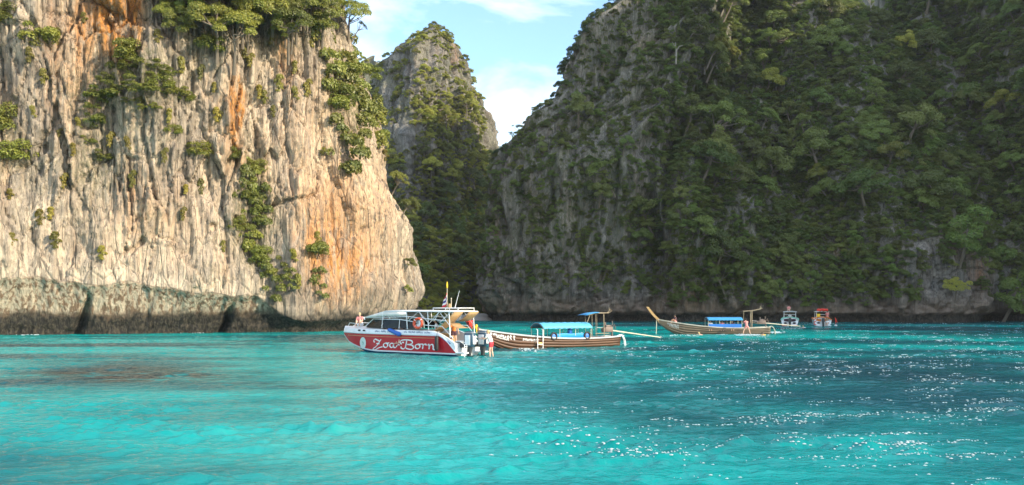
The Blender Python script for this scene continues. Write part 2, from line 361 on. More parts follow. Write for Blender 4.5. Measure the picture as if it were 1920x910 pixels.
# ------------------------------------------------------------------ the sharp peak behind the gorge
def build_peak():
    K = 250 / FPX
    vv = np.array([46, 52, 64, 78, 100, 122, 142, 168, 215, 262, 290, 350, 450, 560, 600])
    uL = np.array([812, 803, 778, 758, 726, 700, 688, 676, 668, 660, 652, 640, 600, 570, 560])
    uP = np.array([815, 814, 812, 806, 798, 792, 790, 788, 784, 780, 778, 776, 780, 800, 812])
    uR = np.array([816, 822, 838, 850, 853, 855, 866, 884, 903, 911, 926, 952, 985, 1005, 1010])
    zz = CAMZ + (HZ - vv) * K
    zs = np.linspace(zz[-1], zz[0], 330); n = 420
    o_ = np.argsort(zz); ip = lambda a: np.interp(zs, zz[o_], a[o_])
    L_, P_, R_ = (ip(a) for a in (uL, uP, uR))
    w = R_ - L_
    yP = 250 - .075 * w - 46 * (1 - sstep(0, 30, zs)); yL = 250 + .10 * w; yR = 250 + .11 * w
    rows = []
    for i in range(len(zs)):
        x = lambda uu: (uu - 960) * K
        pts = [(x(L_[i]) + .3 * w[i] * K, yL[i] + .45 * w[i] * K + 1), (x(L_[i]), yL[i]), (x(P_[i]), yP[i]), (x(R_[i]) - .03, yR[i]), (x(R_[i]) - .2 * w[i] * K, yR[i] + .5 * w[i] * K + 1)]
        c, _ = spline(pts, n); rows.append(c)
    A = np.array(rows)
    P = np.zeros((len(zs), n, 3)); P[..., :2] = A; P[..., 2] = zs[:, None]
    N = gridnormals(P); N[..., 2] *= .3
    d = np.cumsum(np.linalg.norm(np.diff(P[120], axis=0, prepend=P[120][:1]), axis=1)); s, z = np.meshgrid(d, zs)
    fade = sstep(zz[0], zz[0] - 12, z)
    off = (3.0 * fbm(s / 20, z / 26, 5, 3) + 2.4 * (ridged(s / 9, z / 42, 1, 3) - .5) + 1.3 * (ridged(s / 3.1, z / 20, 2, 3, .55) - .5) + .9 * fbm(s / 3.5, z / 4.5, 3, 4)) * fade
    st = fbm(s / 12, z / 9, 60, 3); off += 2.4 * (np.floor(st * 4) / 4 - st) * fade
    P += N * off[..., None]
    u, v = project(P)
    def blob(u0, v0, ru, rv): return np.exp(-(((u - u0) / ru) ** 2 + ((v - v0) / rv) ** 2))
    z0 = np.zeros_like(s)
    orange = .9 * blob(853, 100, 5, 25) + .35 * np.clip(fbm(s / 4, z / 20, 9, 3), 0, 1)
    moss = np.clip(.3 + .6 * fbm(s / 8, z / 8, 7, 3), 0, .8)
    me = grid_mesh('limestone_peak', P, dict(orange=orange, pale=z0, moss=moss, tide=z0, band=z0, drip=z0))
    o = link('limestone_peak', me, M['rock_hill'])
    tag(o, 'sharp limestone peak rising behind the gorge between the cliffs', 'peak', kind='structure')
    # a lower green shoulder far behind, between the sunlit cliff and the peak
    rr = np.linspace(0, 1, 60); cc = np.linspace(-1, 1, 90); c2, r2 = np.meshgrid(cc, rr)
    Q = np.zeros(c2.shape + (3,)); Q[..., 0] = -50 + 36 * c2; Q[..., 1] = 305 - 20 * np.cos(c2 * 1.5) * (1 - r2); hh = 92 * (1 - .75 * np.abs(c2) ** 1.6)
    Q[..., 2] = r2 * hh; Q[..., :] += (fbm(c2 * 7, r2 * 6, 3, 4) * 2.2)[..., None]
    z0 = np.zeros_like(c2)
    me = grid_mesh('far_ridge', Q, dict(orange=z0, pale=z0, moss=z0 + .8, tide=z0, band=z0, drip=z0))
    tag(link('far_ridge', me, M['rock_hill']), 'low green ridge far behind the gorge', 'ridge', kind='structure')
    return P, u, v, Q
PP, PU, PV, RQ = build_peak()

# ------------------------------------------------------------------ water
def water_material():
    m, nt = mat('lagoon_water'); t = NT(nt)
    c = t.coord((.9, 1.9, 1)); big = t.noise(t.coord((.7, 1.9, 1), (3.1, 1.2, 0)), .035, 4, .55, .4); mid = t.noise(c, .12, 5, .6, .6)
    col = t.mix(t.rng(big, .40, .60), (.0, .065, .084), (.0, .285, .27))
    col = t.mix(t.math('MULTIPLY', t.rng(mid, .5, .7), .35), col, (.0, .30, .28))
    col = t.mix(t.attr('dark_teal'), col, (.0, .04, .055))
    reef = t.math('MULTIPLY', t.attr('reef'), t.rng(t.noise(c, .5, 6, .65, .5), .34, .56))
    col = t.mix(reef, col, (.018, .024, .028))
    col = t.mix(t.math('MULTIPLY', t.attr('sand'), t.rng(t.noise(c, .35, 5, .6), .3, .65)), col, (.06, .29, .25))
    h = t.noise(t.coord((1, 1.5, 1)), 3.6, 4, .62, .5)
    nr = t.bump(h, .42, .14)
    # light coming up out of the water follows the ripples only in part; the mirror layer follows them fully
    up = t.n('ShaderNodeCombineXYZ'); up.inputs['Z'].default_value = 1.0
    d = t.n('ShaderNodeBsdfDiffuse'); t.put(d.inputs['Color'], col); vm = t.n('ShaderNodeMix', data_type='VECTOR'); vm.inputs['Factor'].default_value = .6; nt.links.new(up.outputs[0], [k for k in vm.inputs if k.name == 'A' and k.type == 'VECTOR'][0]); nt.links.new(nr, [k for k in vm.inputs if k.name == 'B' and k.type == 'VECTOR'][0]); vn = t.n('ShaderNodeVectorMath', operation='NORMALIZE'); nt.links.new([k for k in vm.outputs if k.type == 'VECTOR'][0], vn.inputs[0]); t.put(d.inputs['Normal'], vn.outputs[0])
    gl = t.n('ShaderNodeBsdfGlossy'); gl.inputs['Roughness'].default_value = .05; gl.inputs['Color'].default_value = (1, 1, 1, 1); t.put(gl.inputs['Normal'], nr)
    fr = t.n('ShaderNodeFresnel'); fr.inputs['IOR'].default_value = 1.38; t.put(fr.inputs['Normal'], nr)
    mx = t.n('ShaderNodeMixShader'); t.put(mx.inputs[0], t.math('MULTIPLY', fr.outputs[0], .64)); nt.links.new(d.outputs[0], mx.inputs[1]); nt.links.new(gl.outputs[0], mx.inputs[2])
    t.out(mx.outputs[0])
    return m
def build_water():
    ys = np.concatenate([np.linspace(-90, 9.5, 24), np.geomspace(10, 215, 930), np.linspace(222, 330, 8)])
    tin = np.linspace(-1, 1, 540); outer = np.linspace(1.02, 2.4, 14) ** 2.2
    tt = np.concatenate([-outer[::-1], tin, outer])
    w = .72 * np.maximum(ys, 4) + 5
    X = tt[None, :] * w[:, None]; Y = np.broadcast_to(ys[:, None], X.shape)
    g = np.random.default_rng(3); Z = np.zeros_like(X); DX = np.zeros_like(X); DY = np.zeros_like(X)
    amp_patch = (.42 + .33 * np.clip(.5 + fbm(X / 22, Y / 14, 3, 2), 0, 1.3)) * (.55 + 1.5 * np.clip(.35 + 1.1 * fbm(X / 4.5, Y / 2.6, 6, 3), 0, .95) ** 1.4)
    for lam in np.geomspace(.26, 6.5, 48):
        th = R(97) + g.normal() * (.75 if lam < 1.3 else .45); k = 2 * math.pi / lam; ph = g.uniform(0, 7)
        a = .0165 * lam if lam < 1.0 else .0165 * lam ** -.85
        fadeY = sstep(lam * 230, lam * 110, Y)            # drop waves that the mesh can no longer carry
        arg = k * (np.cos(th) * X + np.sin(th) * Y) + ph + 1.2 * np.sin(X * .13 + Y * .11 + ph)
        Z += a * np.sin(arg) * fadeY; cth = a * .38 * np.cos(arg) * fadeY
        DX += cth * math.cos(th); DY += cth * math.sin(th)
    calm = 1 - .25 * sstep(900, 500, 960 + FPX * X / np.maximum(Y, 6)) 
    P = np.stack([X + DX * amp_patch * calm, Y + DY * amp_patch * calm, Z * amp_patch * calm], -1)
    u = 960 + FPX * X / np.maximum(Y, 5); v = HZ + FPX * CAMZ / np.maximum(Y, 5)
    nz = fbm(X / 7, Y / 9, 8, 4)
    def blob(u0, v0, ru, rv): return np.exp(-(((u - u0 + 60 * nz) / ru) ** 2 + ((v - v0 + 10 * nz) / rv) ** 2))
    reef = np.clip(1.5 * blob(280, 704, 120, 15) + .45 * blob(150, 706, 170, 14) + .3 * blob(60, 745, 160, 18), 0, 1)
    dark_teal = np.clip(.95 * blob(1750, 705, 330, 32) + .7 * blob(1480, 690, 190, 16) + .75 * blob(1330, 790, 190, 32) + .5 * blob(1150, 690, 130, 18) + .5 * blob(1830, 770, 180, 22) + .4 * blob(1100, 760, 200, 25) + .35 * blob(1200, 850, 250, 30), 0, 1)  # darker teal patches across the right-hand water
    sand = np.clip(.8 * blob(560, 690, 190, 45) + .6 * blob(640, 780, 230, 70) + .35 * blob(500, 860, 300, 50), 0, 1)
    me = grid_mesh('lagoon', P, dict(reef=reef, dark_teal=dark_teal, sand=sand))
    o = link('water', me, water_material()); tag(o, kind='structure', label='clear turquoise lagoon water with ripples and dark reef patches', cat='water')
    return P
WP = build_water()

# ------------------------------------------------------------------ foliage
def leaf_material(name, c1, c2, c3, rough=.5, trans=.35):
    m, nt = mat(name); t = NT(nt)
    g = t.n('ShaderNodeNewGeometry'); oi = t.n('ShaderNodeObjectInfo')
    r = g.outputs['Random Per Island']
    col = t.mix(t.rng(r, .1, .9, smooth=False), c1, c2)
    col = t.mix(t.math('MULTIPLY', t.rng(oi.outputs['Random'], .0, 1.0, smooth=False), .75), col, c3)
    hs = t.n('ShaderNodeHueSaturation'); t.put(hs.inputs['Color'], col)
    t.put(hs.inputs['Value'], t.math('ADD', .62, t.math('MULTIPLY', t.math('FRACT', t.math('MULTIPLY', oi.outputs['Random'], 7.31)), .8)))
    col = hs.outputs[0]
    d = t.n('ShaderNodeBsdfDiffuse'); t.put(d.inputs['Color'], col)
    tr = t.n('ShaderNodeBsdfTranslucent'); t.put(tr.inputs['Color'], col)
    gl = t.n('ShaderNodeBsdfGlossy'); gl.inputs['Roughness'].default_value = rough; gl.inputs['Color'].default_value = (.6, .6, .6, 1)
    a = t.n('ShaderNodeMixShader'); a.inputs[0].default_value = trans; nt.links.new(d.outputs[0], a.inputs[1]); nt.links.new(tr.outputs[0], a.inputs[2])
    b = t.n('ShaderNodeMixShader'); b.inputs[0].default_value = .05; nt.links.new(a.outputs[0], b.inputs[1]); nt.links.new(gl.outputs[0], b.inputs[2])
    t.out(b.outputs[0]); return m
M['leaf_forest'] = leaf_material('forest_leaves', (.085, .16, .026), (.15, .215, .04), (.18, .185, .045))
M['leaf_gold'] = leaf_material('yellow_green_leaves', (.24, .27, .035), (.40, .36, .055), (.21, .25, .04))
M['leaf_cliff'] = leaf_material('cliff_shrub_leaves', (.16, .185, .03), (.27, .255, .042), (.14, .18, .032))
M['leaf_tuft'] = leaf_material('hanging_tuft_leaves', (.20, .17, .02), (.30, .23, .03), (.15, .17, .03))
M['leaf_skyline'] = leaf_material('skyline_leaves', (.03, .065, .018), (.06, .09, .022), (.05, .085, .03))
def bark(name, c):
    m, nt = mat(name); t = NT(nt); n = t.noise(t.coord((1, 1, .2)), 6, 6, .6)
    t.out(t.principled(t.mix(n, tuple(x * .55 for x in c), c), .9, t.bump(n, .6, .05))); return m
M['bark'] = bark('bark', (.20, .165, .125)); M['bark_pale'] = bark('pale_dead_wood', (.34, .31, .26))

def leaf_cloud(g, centres, radii, per, size, squash=.75, droop=0.0):
    """rhombic leaf sprays scattered over lumpy clumps; returns verts (n,4,3)"""
    out = []
    for c, r in zip(centres, radii):
        n = max(8, int(per * r * r))
        d = g.normal(size=(n, 3)); d /= np.linalg.norm(d, axis=1)[:, None]
        d[:, 2] = np.where(d[:, 2] < -.35, -d[:, 2] * .6, d[:, 2])
        rad = r * g.uniform(.55, 1.0, n) ** .5
        p = c + d * rad[:, None] * np.array([1, 1, squash])
        nr = d * .7 + np.array([0, 0, .55]) + g.normal(size=(n, 3)) * .45; nr /= np.linalg.norm(nr, axis=1)[:, None]
        t = np.cross(nr, g.normal(size=(n, 3))); t /= np.maximum(np.linalg.norm(t, axis=1)[:, None], 1e-6)
        if droop: t = t * (1 - droop) + np.array([0, 0, -1]) * droop; t /= np.linalg.norm(t, axis=1)[:, None]
        b = np.cross(nr, t); b /= np.maximum(np.linalg.norm(b, axis=1)[:, None], 1e-6)
        s = (size * g.uniform(.6, 1.35, n))[:, None]
        out.append(np.stack([p - t * s * .5, p + b * s * .34, p + t * s * .5 - nr * s * .12, p - b * s * .34], 1))
    return np.concatenate(out)
def quads_mesh(name, V):
    n = len(V); me = bpy.data.meshes.new(name)
    me.vertices.add(n * 4); me.vertices.foreach_set('co', V.reshape(-1).astype(np.float32))
    me.loops.add(n * 4); me.loops.foreach_set('vertex_index', np.arange(n * 4, dtype=np.int32))
    me.polygons.add(n); me.polygons.foreach_set('loop_start', (np.arange(n) * 4).astype(np.int32)); me.update(calc_edges=True)
    return me
def tube_mesh(name, branches, seg=6):
    vs, fs = [], []
    for pts, rad in branches:
        base = len(vs)
        for i, (p, r) in enumerate(zip(pts, rad)):
            p = Vector(p); d = (Vector(pts[min(i + 1, len(pts) - 1)]) - Vector(pts[max(i - 1, 0)])).normalized()
            a = d.orthogonal().normalized() if abs(d.z) < .9 else Vector((1, 0, 0)); a = (a - d * a.dot(d)).normalized(); b = d.cross(a)
            for k in range(seg):
                an = 2 * math.pi * k / seg; vs.append(p + (a * math.cos(an) + b * math.sin(an)) * r)
        for i in range(len(pts) - 1):
            for k in range(seg):
                fs.append((base + i * seg + k, base + i * seg + (k + 1) % seg, base + (i + 1) * seg + (k + 1) % seg, base + (i + 1) * seg + k))
    me = bpy.data.meshes.new(name); me.from_pydata(vs, [], fs); me.update(); return me
def tree_meshes(seed, kind):
    """unit-ish tree: crown about 5 m across; kinds: round, umbrella, columnar, open"""
    g = np.random.default_rng(seed)
    H = {'round': 4.6, 'umbrella': 5.4, 'columnar': 6.2, 'open': 5.6}[kind]
    n = {'round': 15, 'umbrella': 13, 'columnar': 13, 'open': 8}[kind]
    cs, rs = [], []
    for i in range(n):
        a = g.uniform(0, 6.28); q = math.sqrt(g.uniform(0, 1))
        if kind == 'round': c = (2.0 * q * math.cos(a), 2.0 * q * math.sin(a), H - .6 - 1.4 * q * q + g.normal() * .45); r = g.uniform(.6, 1.05)
        elif kind == 'umbrella': c = (2.5 * q * math.cos(a), 2.5 * q * math.sin(a), H - .5 - .8 * q * q + g.normal() * .25); r = g.uniform(.6, .95)
        elif kind == 'columnar': c = (1.2 * q * math.cos(a), 1.2 * q * math.sin(a), H * (.35 + .62 * i / n) + g.normal() * .2); r = g.uniform(.6, .95) * (1.15 - .45 * i / n)
        else: c = (2.0 * q * math.cos(a), 2.0 * q * math.sin(a), H - 1.6 * g.uniform(0, 1)); r = g.uniform(.45, .75)
        cs.append(np.array(c)); rs.append(r)
    V = leaf_cloud(g, cs, rs, 540 if kind != 'open' else 320, .19, .72)
    br = [([(0, 0, -.8), (g.normal() * .12, g.normal() * .12, H * .35), (g.normal() * .2, g.normal() * .2, H * .62)], [.19, .14, .09])]
    top = Vector(br[0][0][2]); mid = Vector(br[0][0][1])
    for c in cs[:7]:
        st = mid.lerp(top, g.uniform(.3, 1)); c = Vector(c); m_ = st.lerp(c, .5) + Vector((0, 0, -.2))
        br.append(([st, m_, c], [.07, .05, .02]))
    return quads_mesh('crown', V), tube_mesh('trunk', br)
def shrub_mesh(seed, kind):
    g = np.random.default_rng(seed)
    if kind == 'shrub':
        n = 9; cs = [np.array([g.normal() * .55, g.normal() * .4, .35 + g.normal() * .3]) for _ in range(n)]; rs = [g.uniform(.35, .62) for _ in range(n)]
        V = leaf_cloud(g, cs, rs, 1500, .115, .8)
    elif kind == 'spread':
        n = 11; cs = [np.array([g.normal() * .85, g.normal() * .4, .25 + g.normal() * .22]) for _ in range(n)]; rs = [g.uniform(.3, .5) for _ in range(n)]
        V = leaf_cloud(g, cs, rs, 1500, .11, .6)
    elif kind == 'tuft':
        cs = [np.array([g.normal() * .12, g.normal() * .1, -.28 * i]) for i in range(5)]; rs = [.34 - .03 * i for i in range(5)]
        V = leaf_cloud(g, cs, rs, 1400, .15, 1.0, .75)
    elif kind == 'curtain':
        cs = [np.array([g.normal() * .45, g.normal() * .18, -.3 * i + g.normal() * .2]) for i in range(9)]; rs = [g.uniform(.25, .45) for i in range(9)]
        V = leaf_cloud(g, cs, rs, 1400, .13, 1.0, .55)
    return quads_mesh('leaves', V)
TREES = [tree_meshes(11 + i, k) for i, k in enumerate(['round', 'round', 'round', 'umbrella', 'umbrella', 'columnar', 'open', 'round', 'umbrella'])]
SHRUBS = {k: [shrub_mesh(60 + 7 * j + len(k), k) for j in range(4)] for k in ('shrub', 'spread', 'tuft', 'curtain')}
for cr, tk in TREES: cr.materials.append(M['leaf_forest']); tk.materials.append(M['bark'])
for k, l in SHRUBS.items():
    for me in l: me.materials.append(M['leaf_tuft'] if k == 'tuft' else M['leaf_cliff'])

def place_tree(pos, scale, yaw, tilt, label, group, variant, leaf=None, name='forest_tree', cat='tree', sz=1.0):
    root = bpy.data.objects.new(name, None); COL.objects.link(root); root.location = pos; root.empty_display_size = .3
    q = Vector((0, 0, 1)).rotation_difference(Vector(tilt).normalized()) if tilt is not None else Matrix.Identity(3).to_quaternion()
    root.rotation_mode = 'QUATERNION'; root.rotation_quaternion = q @ Matrix.Rotation(yaw, 3, 'Z').to_quaternion()
    root.scale = (scale, scale, scale * sz)
    tag(root, label, cat, group)
    for nm, me in (('crown', TREES[variant][0]), ('trunk', TREES[variant][1])):
        o = link(nm, me, None, root)
        if nm == 'crown' and leaf:
            o.material_slots[0].link = 'OBJECT'; o.material_slots[0].material = M[leaf]
    return root

def scatter(P, prob, rmin, count, g, taken=None):
    """dart throwing over the vertices of a terrain grid, chance by prob; returns flat indices"""
    p = prob.reshape(-1); X = P.reshape(-1, 3)
    c_ = np.cross(np.gradient(P, axis=0), np.gradient(P, axis=1)); e_ = P - np.array([0, 0, 3.2]); a = (.03 * np.linalg.norm(c_, axis=-1) + np.abs((c_ * e_).sum(-1)) / np.linalg.norm(e_, axis=-1)).reshape(-1)
    w = p * a; idx = g.choice(len(w), size=min(count * 14, int((w > 0).sum())), replace=False, p=w / w.sum())
    cell = {}; out = []
    for q in (taken or []): cell.setdefault(tuple((np.asarray(q[:3]) // rmin).astype(int)), []).append(np.asarray(q[:3]))
    for i in idx:
        x = X[i]; c = (x // rmin).astype(int); ok = True
        for dx in (-1, 0, 1):
            for dy in (-1, 0, 1):
                for dz in (-1, 0, 1):
                    for y in cell.get((c[0] + dx, c[1] + dy, c[2] + dz), ()):
                        if ((x - y) ** 2).sum() < rmin * rmin: ok = False
        if ok:
            cell.setdefault(tuple(c), []).append(x); out.append(i)
            if len(out) >= count: break
    return out

def forest_mass(name, label, pts, scales, variants, leafs, seed):
    """everything smaller than the single trees: one object, crowns set on its points by geometry nodes"""
    me = bpy.data.meshes.new(name); me.from_pydata([tuple(p) for p in pts], [], []); me.update()
    g = np.random.default_rng(seed); n = len(pts)
    at_ = me.attributes.new('size', 'FLOAT', 'POINT'); at_.data.foreach_set('value', np.asarray(scales, np.float32))
    at_ = me.attributes.new('yaw', 'FLOAT', 'POINT'); at_.data.foreach_set('value', g.uniform(0, 6.28, n).astype(np.float32))
    at_ = me.attributes.new('pick', 'INT', 'POINT'); at_.data.foreach_set('value', g.integers(0, len(variants), n).astype(np.int32))
    o = link(name, me)
    ng = bpy.data.node_groups.new(name, 'GeometryNodeTree')
    ng.interface.new_socket('Geometry', in_out='INPUT', socket_type='NodeSocketGeometry'); ng.interface.new_socket('Geometry', in_out='OUTPUT', socket_type='NodeSocketGeometry')
    N = ng.nodes.new; K = ng.links.new
    gi, go = N('NodeGroupInput'), N('NodeGroupOutput'); jn = N('GeometryNodeJoinGeometry')
    def named(nm, dt):
        x = N('GeometryNodeInputNamedAttribute'); x.data_type = dt; x.inputs['Name'].default_value = nm; return x.outputs['Attribute']
    sz, yw, pk = named('size', 'FLOAT'), named('yaw', 'FLOAT'), named('pick', 'INT')
    rot = N('ShaderNodeCombineXYZ'); K(yw, rot.inputs['Z'])
    m2p = N('GeometryNodeMeshToPoints'); K(gi.outputs[0], m2p.inputs['Mesh'])
    for i, src in enumerate(variants):
        eq = N('FunctionNodeCompare'); eq.data_type = 'INT'; eq.operation = 'EQUAL'
        ia = [s_ for s_ in eq.inputs if s_.name == 'A' and s_.type == 'INT'][0]; ib = [s_ for s_ in eq.inputs if s_.name == 'B' and s_.type == 'INT'][0]
        K(pk, ia); ib.default_value = i
        oi = N('GeometryNodeObjectInfo'); oi.inputs['Object'].default_value = src; oi.inputs['As Instance'].default_value = True; oi.transform_space = 'ORIGINAL'
        inst = N('GeometryNodeInstanceOnPoints'); K(m2p.outputs[0], inst.inputs['Points']); K(eq.outputs[0], inst.inputs['Selection']); K(oi.outputs['Geometry'], inst.inputs['Instance'])
        K(rot.outputs[0], inst.inputs['Rotation']); K(sz, inst.inputs['Scale']); K(inst.outputs[0], jn.inputs[0])
    K(jn.outputs[0], go.inputs[0])
    md = o.modifiers.new('leaves', 'NODES'); md.node_group = ng
    tag(o, label, 'forest', kind='stuff'); return o

def crown_of(root): return [c for c in root.children if c.name.startswith('crown')][0]

ORD = 'first second third fourth fifth sixth seventh eighth ninth tenth eleventh twelfth thirteenth fourteenth fifteenth sixteenth seventeenth eighteenth nineteenth twentieth twenty-first'.split()
def build_right_forest():
    g = np.random.default_rng(21)
    u, v = HU, HV; z = HP[..., 2]; N = gridnormals(HP)
    flip = np.sign((N * (np.array([0, 0, 3.2]) - HP)).sum(-1, keepdims=True)); N = N * np.where(flip == 0, 1, flip)
    vis = ((N * (np.array([0, 0, 3.2]) - HP)).sum(-1) / np.linalg.norm(HP, axis=-1) > -.25) & (u > 860) & (u < 1990) & (v > -60)
    spur = sstep(1270, 1180, u)
    def blob(u0, v0, ru, rv): return np.exp(-(((u - u0) / ru) ** 2 + ((v - v0) / rv) ** 2))
    low = sstep(2.5, 7, z)
    bare = np.clip(blob(1780, 530, 110, 70) * 1.3 + blob(1790, 150, 35, 55) + blob(1850, 220, 30, 40) * .7 + .9 * blob(1215, 65, 28, 45) + .9 * blob(1200, 300, 30, 80) + blob(1255, 500, 18, 90) + blob(1170, 470, 25, 50) + blob(960, 380, 25, 130) + blob(940, 560, 60, 50) + .8 * blob(1060, 420, 22, 70) + blob(1020, 560, 120, 30), 0, 1)
    pat = .5 + .8 * fbm(u / 70, v / 60, 3, 3)
    dens = np.clip((1 - bare) * (low * (1 - spur) + spur * np.clip(.92 + 1.0 * fbm(u / 45, v / 60, 9, 3), 0.08, 1) * sstep(4, 12, z)), 0, 1) * vis
    X = HP.reshape(-1, 3); NN = N.reshape(-1, 3); uf, vf = u.reshape(-1), v.reshape(-1); sp = spur.reshape(-1)
    idx = scatter(HP, dens * (1 - .35 * spur) * sstep(645, 600, v), 3.3, 245, g)
    roots = []
    for i in idx:
        uu, vv_ = uf[i], vf[i]
        n = NN[i]; d = np.linalg.norm(X[i]); h = np.array([n[0], n[1], 0]); h /= max(np.linalg.norm(h), .1)
        sc = g.choice([g.uniform(.6, 1.0), g.uniform(.9, 1.4), g.uniform(1.2, 1.9)], p=[.35, .4, .25]) * (1 - .28 * sp[i]) * (1 - .12 * sstep(150, 0, vv_))
        row = 'just above the waterline rocks' if vv_ > 480 else 'low down' if vv_ > 370 else 'half way up' if vv_ > 240 else 'high up' if vv_ > 110 else 'along the very top'
        big = 'large' if sc > 1.25 else 'small' if sc < .85 else 'medium'
        col_ = 'beside the gully' if uu < 1300 else 'above the weathered longtail' if uu < 1440 else 'above the two tour boats' if uu < 1590 else 'left of the orange rocks' if uu < 1730 else 'above the orange rocks' if uu < 1850 else 'at the picture edge'
        if sp[i] > .5: lab, grp = f'{big} dark tree {row} on the steep grey spur beside the gorge', f'{big} trees {row} on the grey spur'
        else: lab, grp = f'{big} tree {row} on the forested hill {col_}', f'{big} hill trees {row} {col_}'
        sky = False
        roots.append(place_tree(Vector(X[i] + h * .9 * sc + np.array([0, 0, -2.3 * sc])), sc, g.uniform(0, 6.28), (h[0] * .5, h[1] * .5, 1.0), lab, grp, int(g.choice([0, 1, 2, 0, 1, 5, 7, 7, 3])), 'leaf_gold' if g.uniform() < .04 else None))
    # trees along the skyline of the spur
    us, vs_ = [932, 945, 958, 972, 988, 1000, 1014, 1028, 1040, 1047, 1053, 1060, 1066, 1074, 1083, 1092, 1101, 1110, 1120, 1131, 1140], [283, 268, 252, 240, 222, 212, 200, 186, 172, 152, 133, 115, 100, 86, 70, 52, 38, 24, 10, -4, -16]
    for k_, (uu, vv_) in enumerate(zip(us, vs_)):
        j = np.argmin((uf - uu - 8) ** 2 + (vf - vv_ - 8) ** 2)
        sc = g.uniform(.42, .75)
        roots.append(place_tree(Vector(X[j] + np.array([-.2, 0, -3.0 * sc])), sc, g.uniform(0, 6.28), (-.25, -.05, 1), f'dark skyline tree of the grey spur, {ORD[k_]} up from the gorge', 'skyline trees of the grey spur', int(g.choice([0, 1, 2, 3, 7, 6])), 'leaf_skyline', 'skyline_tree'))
    # a few that stand out
    def at_px(uu, vv_): return X[np.argmin((uf - uu) ** 2 + (vf - vv_) ** 2 + 1e6 * (~vis.reshape(-1)))]
    p = at_px(1785, 545); place_tree(Vector(p) + Vector((0, -1.0, -1.9)), .8, 1, (-.1, -.5, 1), 'pale yellow green bushy tree on the bare rocks above the waterline', 'x', 4, 'leaf_gold')['group'] = ''
    p = at_px(1660, 300); place_tree(Vector(p) + Vector((0, -1.0, -2)), 1.25, 2, (0, -.5, 1), 'large tree with yellowing top leaves on the forested hill', 'x', 1, 'leaf_cliff')['group'] = ''
    for uu, vv_, hgt, lb in ((1318, 128, 8.0, 'tall pale dead trunk with forked top high on the forested hill'), (1264, 108, 4.5, 'short pale dead trunk left of the tall forked one'), (1627, 30, 5.5, 'pale dead trunk with bent bare limbs at the top of the hill')):
        p = at_px(uu, vv_); b = Vector(p) + Vector((0, -1.6, -2))
        me = tube_mesh('dead_trunk', [([(0, 0, 0), (.1, 0, hgt * .55), (-.1, 0, hgt)], [.2, .15, .07]), ([(.08, 0, hgt * .6), (.7, 0, hgt * .8), (1.5, 0, hgt * .86)], [.14, .1, .05]), ([(.05, 0, hgt * .72), (-.5, 0, hgt * .9), (-.8, 0, hgt * 1.02)], [.1, .07, .03])])
        o = link('dead_tree', me, M['bark_pale']); o.location = b; tag(o, lb, 'dead tree')
    # small growth between them
    i1 = scatter(HP, dens, 1.7, 3300, g); i2 = scatter(HP, np.clip(dens * .9 + (.07 + .22 * spur) * vis * sstep(3, 8, z), 0, 1), 1.05, 5200, g)
    sc = np.concatenate([g.uniform(.5, 1.0, len(i1)), g.uniform(.22, .5, len(i2))]); i2 = i1 + i2; sc *= 1 - .35 * sp[i2]
    pts = X[i2] + NN[i2] * .35 * sc[:, None] + np.array([0, 0, .1])
    var = [crown_of(roots[k]) for k in range(0, 9)]
    low_shrubs = forest_mass('hill_undergrowth', 'dense dark undergrowth and small trees covering the forested hill', pts - np.array([0, 0, 3.2]) * sc[:, None], sc, var, None, 5)
    return roots
FR = build_right_forest()

